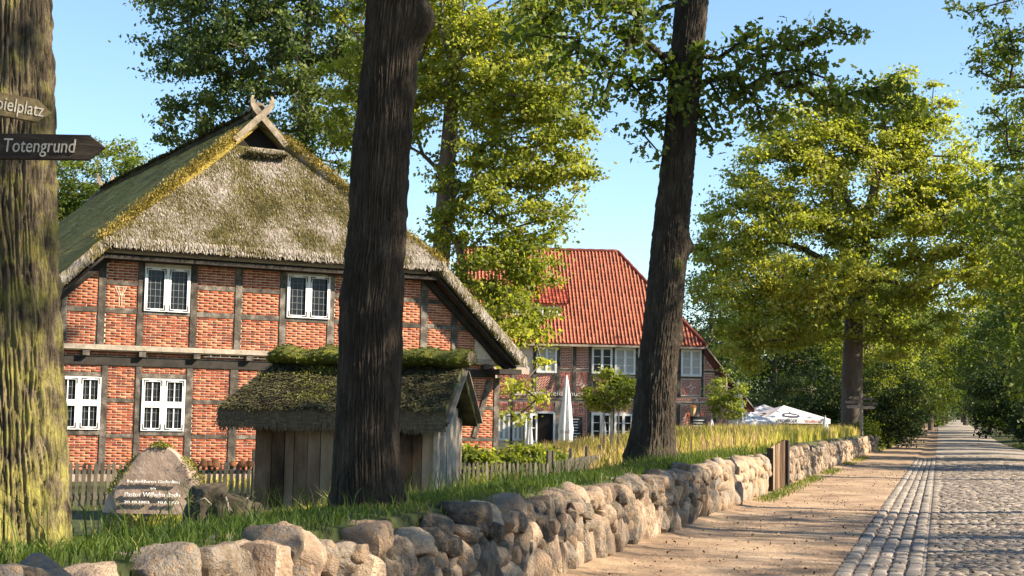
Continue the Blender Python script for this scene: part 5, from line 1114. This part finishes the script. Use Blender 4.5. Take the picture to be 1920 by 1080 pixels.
for px, Y, i, s in ((1330, 118, 2, .85), (1395, 130, 0, .9), (1450, 124, 2, 1.0), (1510, 135, 0, 1.05), (1570, 128, 2, .95), (1640, 140, 1, 1.0), (1690, 132, 0, .85), (1480, 160, 1, 1.2), (1600, 165, 0, 1.25), (1360, 150, 1, 1.0), (1720, 170, 3, 1.15), (1745, 205, 1, 1.1), (1755, 250, 3, 1.2), (1765, 300, 0, 1.2), (1300, 135, 1, .62)):
    p = at_y(px, 790, Y); place(i, p[0], p[1], s * .92, random.uniform(0, 6.28), LABS[i], GW[i])
# far lane: trunks on both sides and the closing wood
for u_, v_, i, s in ((112, -5.2, 3, .75), (124, -5.0, 3, .8), (140, -5.4, 1, .9), (160, -5.0, 3, .95), (185, -5.2, 1, 1), (215, -5.5, 0, 1), (250, -5, 3, 1.1), (165, 8.2, 1, 1.3), (190, 8.0, 0, 1.35), (220, 8.4, 1, 1.4), (260, 8, 0, 1.5), (148, 10.5, 1, 1.35), (178, -9, 1, 1.45), (200, 12, 0, 1.5), (300, -6, 1, 1.1), (310, 9, 1, 1.2), (350, -8, 0, 1.2), (360, 12, 3, 1.3), (236, -2.5, 0, .95), (242, 5.6, 2, .95), (205, 6.4, 0, .85), (282, -1.5, 2, 1.05), (288, 4.6, 0, 1.05), (330, 1.5, 0, 1.1), (345, 5, 2, 1.1), (380, -1, 1, 1.2), (400, -3, 2, 1.3), (410, 5, 0, 1.3), (420, 15, 2, 1.3), (135, 13, 0, 1.05), (150, 17, 1, 1.1), (118, 16, 3, 1.0), (175, 15, 2, 1.1)):
    x, y = xy(u_, v_); place(i, x, y, s, random.uniform(0, 6.28), ['dark green tree lining the far lane', 'mid green tree lining the far lane', 'dense dark tree closing the far end of the lane', 'yellow-green tree lining the far lane'][i], 'trees lining the far lane')
# avenue oaks on the right of the lane: boughs reach into the frame, unseen ones are added for their shade
AV = 'oaks on the far side of the lane'
pr.append(proto(55, 15, 4.2, M['leaf_mid'], per=60, ncl=130, leaf=.2, low=.5))
for k, (x, y, i, s, sz, lab) in enumerate((
        (13.6, 9.6, 4, .95, 1.12, 'high-crowned oak added out of view for its shade'),  (9.6, 1.9, 4, .62, .86, 'high-crowned oak added out of view for its shade'),  # both unseen, added to shade the middle trunk and near wall
        (*xy(72, 6.6), 1, 1.12, 1.1, 'green oak beside the lane next to the hanging boughs'), (*xy(88, 7.0), 3, 1.15, 1.2, 'sunlit yellow-green oak on the right verge of the lane'), (*xy(103, 7.6), 0, 1.15, 1.2, 'dark oak on the right verge before the evergreen bushes'), (*xy(58, 11.0), 0, 1.0, 1.0, 'dark oak standing back from the lane behind the hanging boughs'))):
    place(i, x, y, s, k * 1.7, lab, AV, 'oak_tree', sz=sz)
def shade_oak(x, y, zc, r, rzz, ncl, per, seed, label):  # unseen oaks added for shade, crowns shaped to where it falls
    tree('oak_tree', label, 'tree', (x, y, .1), [(x, y, 0, .34), (x, y, zc * .4, .27), (x + .2, y, zc * .8, .2), (x, y, zc, .1)], [(x, y, zc, r, r, rzz)], ncl, per, .5, .2, M['leaf_mid'], M['bark'], seed, AV)
shade_oak(17.5, 25.0, 16.5, 3.0, 4.0, 70, 80, 61, 'tall narrow oak added out of view to shade the leaning oak')
shade_oak(12.2, 3.2, 15.6, 3.2, 2.2, 70, 70, 62, 'tall oak added out of view to shade the lichened trunk')
shade_oak(17.4, 18.6, 13.2, 3.6, 1.2, 70, 70, 58, 'tall flat-crowned oak added out of view to shade the shed')
shade_oak(27.5, 13.6, 15.8, 5.0, .9, 60, 45, 59, 'thin-leaved tall oak added out of view to dapple the path')
shade_oak(25.5, 19.5, 14.2, 3.4, .8, 32, 45, 60, 'thin-leaved smaller oak added out of view to dapple the path')
b0 = xy(46, 8.2)
tree('oak_tree', 'oak whose dark leafy boughs hang down over the lane', 'tree', (*b0, .1), [(*b0, 0, .4), (*b0, 4, .34), (b0[0] - .2, b0[1], 8, .3), (b0[0] - .4, b0[1], 12, .2), (b0[0], b0[1], 15, .1)],
     [pb(1900, 40, 43, 1.3, 1.3, 1.0), pb(1940, 200, 43, 1.2), pb(1950, 330, 43, 1.4), pb(2010, 100, 43, 2.5), (b0[0], b0[1], 12, 4, 4, 3.5), pb(1885, 320, 44, .55, .6, .7), pb(1880, 130, 43, .7, .7, .5), pb(1915, 400, 44, .7)], 200, 62, .22, .15, M['leaf_mid'], M['bark'], 57, AV, shape=LEAF_O, up=.1,
     extra=[at_y(x, y, 43 + random.uniform(-.5, .5)) for x, y in ((1790, 12), (1815, 25), (1840, 15), (1860, 60), (1840, 100), (1825, 122), (1870, 90), (1850, 45), (1880, 20), (1875, 170), (1868, 240), (1890, 280), (1860, 210), (1905, 100), (1895, 60))])
# ---- bushes
def bush(px, py_base, Y, w, h, lm, seed, label, group=None, ncl=60, per=90, leaf=.12, name='bush', cat='bush', cr=.3, xyz=None):
    p = at_y(px, py_base, Y) if xyz is None else np.array([*xyz, 0]); z = float(H(p[0], p[1])); x, y = p[0], p[1]
    return tree(name, label, cat, (x, y, z), [(x, y, z - .1, .06), (x, y, z + h * .3, .05), (x, y, z + h * .7, .02)], [(x, y, z + h * .55, w / 2 * .8, w / 2 * .7, h * .45), (x - w * .25, y, z + h * .4, w * .25, w * .25, h * .38), (x + w * .25, y, z + h * .42, w * .25, w * .25, h * .36)], ncl, per, cr, leaf, lm, M['bark_far'], seed, group, shell=.75, r_tip=.008)
bush(1520, 790, 100, 6.5, 5.2, M['leaf_bush'], 61, 'rounded grey-green bush left of the great oak trunk', 'bushes round the great oak', 110, 110, .16, cr=.42)
bush(1450, 790, 104, 5.0, 3.8, M['leaf_bush'], 62, 'dark low bush behind the white parasols', 'bushes round the great oak', 90, 100, .16, cr=.42)
bush(1665, 790, 98, 4.6, 5.6, M['leaf_bush'], 63, 'tall grey-green bush right of the great oak trunk', 'bushes round the great oak', 100, 110, .16, cr=.42)
bush(0, 0, 0, 2.2, 1.8, M['leaf_bright'], 64, 'bright yellow-green bush by the lane edge past the walls', None, 50, 90, .13, xyz=xy(99, -4.9))
bush(0, 0, 0, 2.6, 1.5, M['leaf_lit'], 65, 'low sunlit bush on the verge beyond the planter', None, 50, 90, .13, xyz=xy(106, -4.6))
bush(0, 0, 0, 1.4, 1.1, M['leaf_mid'], 66, 'green shrub growing on the short stone wall stub', None, 30, 80, .10, xyz=xy(89, -4.6))
bush(0, 0, 0, 9, 7.8, M['leaf_bush'], 67, 'big dark evergreen bush on the right side of the lane', None, 200, 120, .2, xyz=xy(126, 7.0), cr=.5)
bush(0, 0, 0, 5, 4.2, M['leaf_bush'], 68, 'smaller dark evergreen bush beside the big one right of the lane', None, 90, 110, .18, xyz=xy(112, 7.6), cr=.42)
for k, (px, Y, w, h) in enumerate(((880, 35.5, 1.3, 1.0), (935, 36.5, 1.4, .95), (985, 36.5, 1.2, 1.1), (1025, 38.5, .9, .8))):
    bush(px, 850, Y, w, h, M['leaf_bright'] if k % 2 else M['leaf_lit'], 70 + k, ['leafy yellow-green garden shrub against the farmhouse corner', 'bright broad-leaved garden shrub behind the right picket fence', 'upright flowering garden shrub with pale tips behind the fence', 'small garden shrub at the far end of the right picket fence'][k], 'garden shrubs behind the picket fence', 40, 70, .12, cr=.16)
for k, (x, y, w, h) in enumerate(((13.0, 16.4, 3.8, 5.4), (12.6, 11.6, 3.4, 4.4), (14.8, 23.2, 2.6, 4.4), (17.5, 31, 3.0, 3.6), (21, 41, 3.2, 3.8))): bush(0, 0, 0, w, h, M['leaf_mid'], 90 + k, 'round hazel bush added out of view to shade the road', 'hazel bushes added for shade on the right verge', 40, 60, .14, xyz=(x, y))  # unseen bushes put in to shade the road
# staked young trees
def young(px, ycrown, Y, r, label, seed, tall=1.0):
    p = at_y(px, 840, Y); z = float(H(p[0], p[1])); c = at_y(px, ycrown, Y); x, y = p[0], p[1]
    t = tree('young_tree', label, 'tree', (x, y, z), [(x, y, z - .1, .045), (x, y, (z + c[2]) / 2, .04), (x, y, c[2] - r * .2, .03), (x, y, c[2] + r * .6, .012)], [(x, y, c[2], r, r, r * .8 * tall), (x - r * .5, y, c[2] - r * .15, r * .5, r * .5, r * .5), (x + r * .5, y, c[2] + r * .1, r * .5, r * .5, r * .5)], 60, 60, .13, .10, M['leaf_bright'], M['timber_pale'], seed, None, shell=.6, r_tip=.006)
    for dx in (-.22, .20): MB().tube([(x + dx, y - .05, z - .1), (x + dx, y - .05, z + 1.25)], [.028, .025], 7).build('stake', M['timber_pale'], t)
    return t
young(1146, 735, 44, .78, 'round-headed young tree with two stakes in the dry meadow', 81)
young(1362, 745, 62, .72, 'slim young tree in front of the sloping end of the inn', 82, 1.9)

# ================================================================== GRASS, MEADOW, LITTER
def blades(name, X, Y, Z, h, w, m, bend=.35, tb=.5, tsd=.22, parent=None):
    n = len(X); P = np.stack([X, Y, Z], -1); a = rng.uniform(0, 6.283, n); d = np.stack([np.cos(a), np.sin(a), np.zeros(n)], -1)
    f = rng.uniform(0, 6.283, n); s = np.stack([np.cos(f), np.sin(f), np.zeros(n)], -1) * (w * rng.uniform(.6, 1.4, n) / 2)[:, None]; b = (bend * rng.uniform(.2, 1.5, n) * h)[:, None]; up_ = np.array([0, 0, 1.0]); hh = h[:, None]
    V = np.stack([P - s, P + s, P + d * b * .3 + up_ * hh * .55 - s * .8, P + d * b * .3 + up_ * hh * .55 + s * .8, P + d * b + up_ * hh * (1 - .25 * rng.random((n, 1)))], 1).reshape(-1, 3)
    i = (np.arange(n) * 5)[:, None]; F = np.concatenate([i + np.array([0, 1, 3]), i + np.array([0, 3, 2]), i + np.array([2, 3, 4])])
    t = np.clip(tb + rng.normal(0, tsd, n) + .5 * (noise3(X * .5, Y * .5, 7) - .5), -.1, 1.1); return tag(obj_np(name, V, F, m, parent, np.repeat(t, 5)), kind='stuff')
def scatter(n, u0, u1, v0, v1, pw=1.0):
    u = u0 + (u1 - u0) * rng.random(n) ** pw; v = rng.uniform(v0, v1, n); x, y = xy(u, v); return u, v, x, y
u, v, x, y = scatter(95000, 3.5, 30, -9.5, -3.86, 1.2); k = (rng.random(len(u)) < np.where(v > -6.2, 1, .45)); u, v, x, y = u[k], v[k], x[k], y[k]
hh = np.where((rng.random(len(u)) < .03) & (v < -4.2), .30, .085) * rng.uniform(.6, 1.5, len(u)) * (.7 + .8 * noise3(x * .8, y * .8, 1)) * (1 - .45 * sstep(-5.0, -6.2, v))
tag(blades('grass', x, y, H(x, y) - .03, hh, np.where(u < 14, .008, .011), M['grass'], bend=.6, tb=.5), 'green grass growing on the bank behind the field stone wall', 'grass')
u, v, x, y = scatter(50000, 24, 42, -11, -4.1); k = (u > 33) | (v > -5.3); u, v, x, y = u[k], v[k], x[k], y[k]; hh = .17 * rng.uniform(.5, 1.6, len(u)); tag(blades('grass', x, y, H(x, y) - .03, hh, np.full(len(u), .015), M['grass'], tb=.55), 'taller green grass round the leaning oak and the plank gate', 'grass')
u, v, x, y = scatter(62000, 32, 88, -18, -4.15); k = (u < 84.5) | (v < -5); u, v, x, y = u[k], v[k], x[k], y[k]
hh = .40 * rng.uniform(.5, 1.4, len(u)) * sstep(30, 42, u) + .1; tag(blades('meadow_grass', x, y, H(x, y) - .03, hh, np.full(len(u), .028), M['meadow'], bend=.25, tb=.55), 'tall dry yellow meadow grass above the far stone wall', 'grass')
u, v, x, y = scatter(12000, 15, 60, -30, -9); tag(blades('yard_grass', x, y, H(x, y) - .03, .13 * rng.uniform(.5, 1.5, len(u)), np.full(len(u), .016), M['grass'], tb=.5), 'short grass of the farmhouse yard', 'grass')
u, v, x, y = scatter(4500, 34, 86, -16, -4.3); M['seed'] = mat('seed_heads', [(0, (.30, .17, .08)), (1, (.55, .36, .2))], 1, tint=.8, bump=0, translucent=.3); tag(blades('seed_stalks', x, y, H(x, y), .62 * rng.uniform(.6, 1.2, len(x)), np.full(len(x), .03), M['seed'], bend=.2), 'reddish seed stalks standing above the dry meadow', 'grass')
# weeds with brownish heads round the boulder
u, v, x, y = scatter(9000, 14, 22, -11.0, -6.0); k = noise3(x * .9, y * .9, 4) > .5; x, y = x[k], y[k]; tag(blades('weeds', x, y, H(x, y), .34 * rng.uniform(.5, 1.3, len(x)), np.full(len(x), .02), M['meadow'], bend=.5, tb=.35), 'brownish weeds and dry stalks round the boulder and stump', 'weeds')
# tufts at the foot of the walls, verge on the right
u, v, x, y = scatter(9000, 30, 82, -3.58, -3.05); k = (rng.random(len(u)) < np.clip((-3.08 - v) * 2.4, 0, 1)) & (noise3(u * .35, 0, 3) > .42); x, y = x[k], y[k]; tag(blades('verge_grass', x, y, np.full(len(x), .01), .10 * rng.uniform(.5, 1.5, len(x)), np.full(len(x), .016), M['grass'], tb=.7), 'low grass at the foot of the far stone wall', 'grass')
u, v, x, y = scatter(9000, 60, 130, 5.6, 11); tag(blades('verge_grass', x, y, H(x, y), .16 * rng.uniform(.5, 1.5, len(x)), np.full(len(x), .03), M['grass'], tb=.55), 'green verge on the right of the lane', 'grass')
u, v, x, y = scatter(7000, 88, 150, -7, -3.2); tag(blades('verge_grass', x, y, H(x, y), .2 * rng.uniform(.5, 1.5, len(x)), np.full(len(x), .035), M['grass'], tb=.7), 'sunlit verge on the left past the walls', 'grass')
# litter on the path and the lane
g = np.random.default_rng(3); u, v, x, y = scatter(3000, 8, 60, -3.4, 4.5, 1.4); C_ = np.stack([x, y, np.where(v < -1.1, .04, roadz(u, v) + .035)], -1)
V, F, tt = leaves_np(C_, 1, np.full(len(C_), .001), .038, LEAF_Q, g); tag(obj_np('leaf_litter', V, F, M['litter'], None, tt), 'dry leaves scattered on the sandy path and cobbles', 'leaves', kind='stuff')
u, v, x, y = scatter(9000, 8, 45, -3.45, -1.15, 1.4); k = len(u); s_ = (.004 + .016 * rng.random(k) ** 3)[:, None]; O = np.array([(1, 0, 0), (-.5, .87, 0), (-.5, -.87, 0), (0, 0, .9)]); V = (np.stack([x, y, np.full(k, .022)], -1)[:, None] + O[None] * s_[:, None]).reshape(-1, 3); i = (np.arange(k) * 4)[:, None]
tag(obj_np('gravel', V, np.concatenate([i + np.array(q) for q in ((0, 1, 3), (1, 2, 3), (2, 0, 3))]), M['sand']), 'loose gravel on the sandy path', 'gravel', kind='stuff')
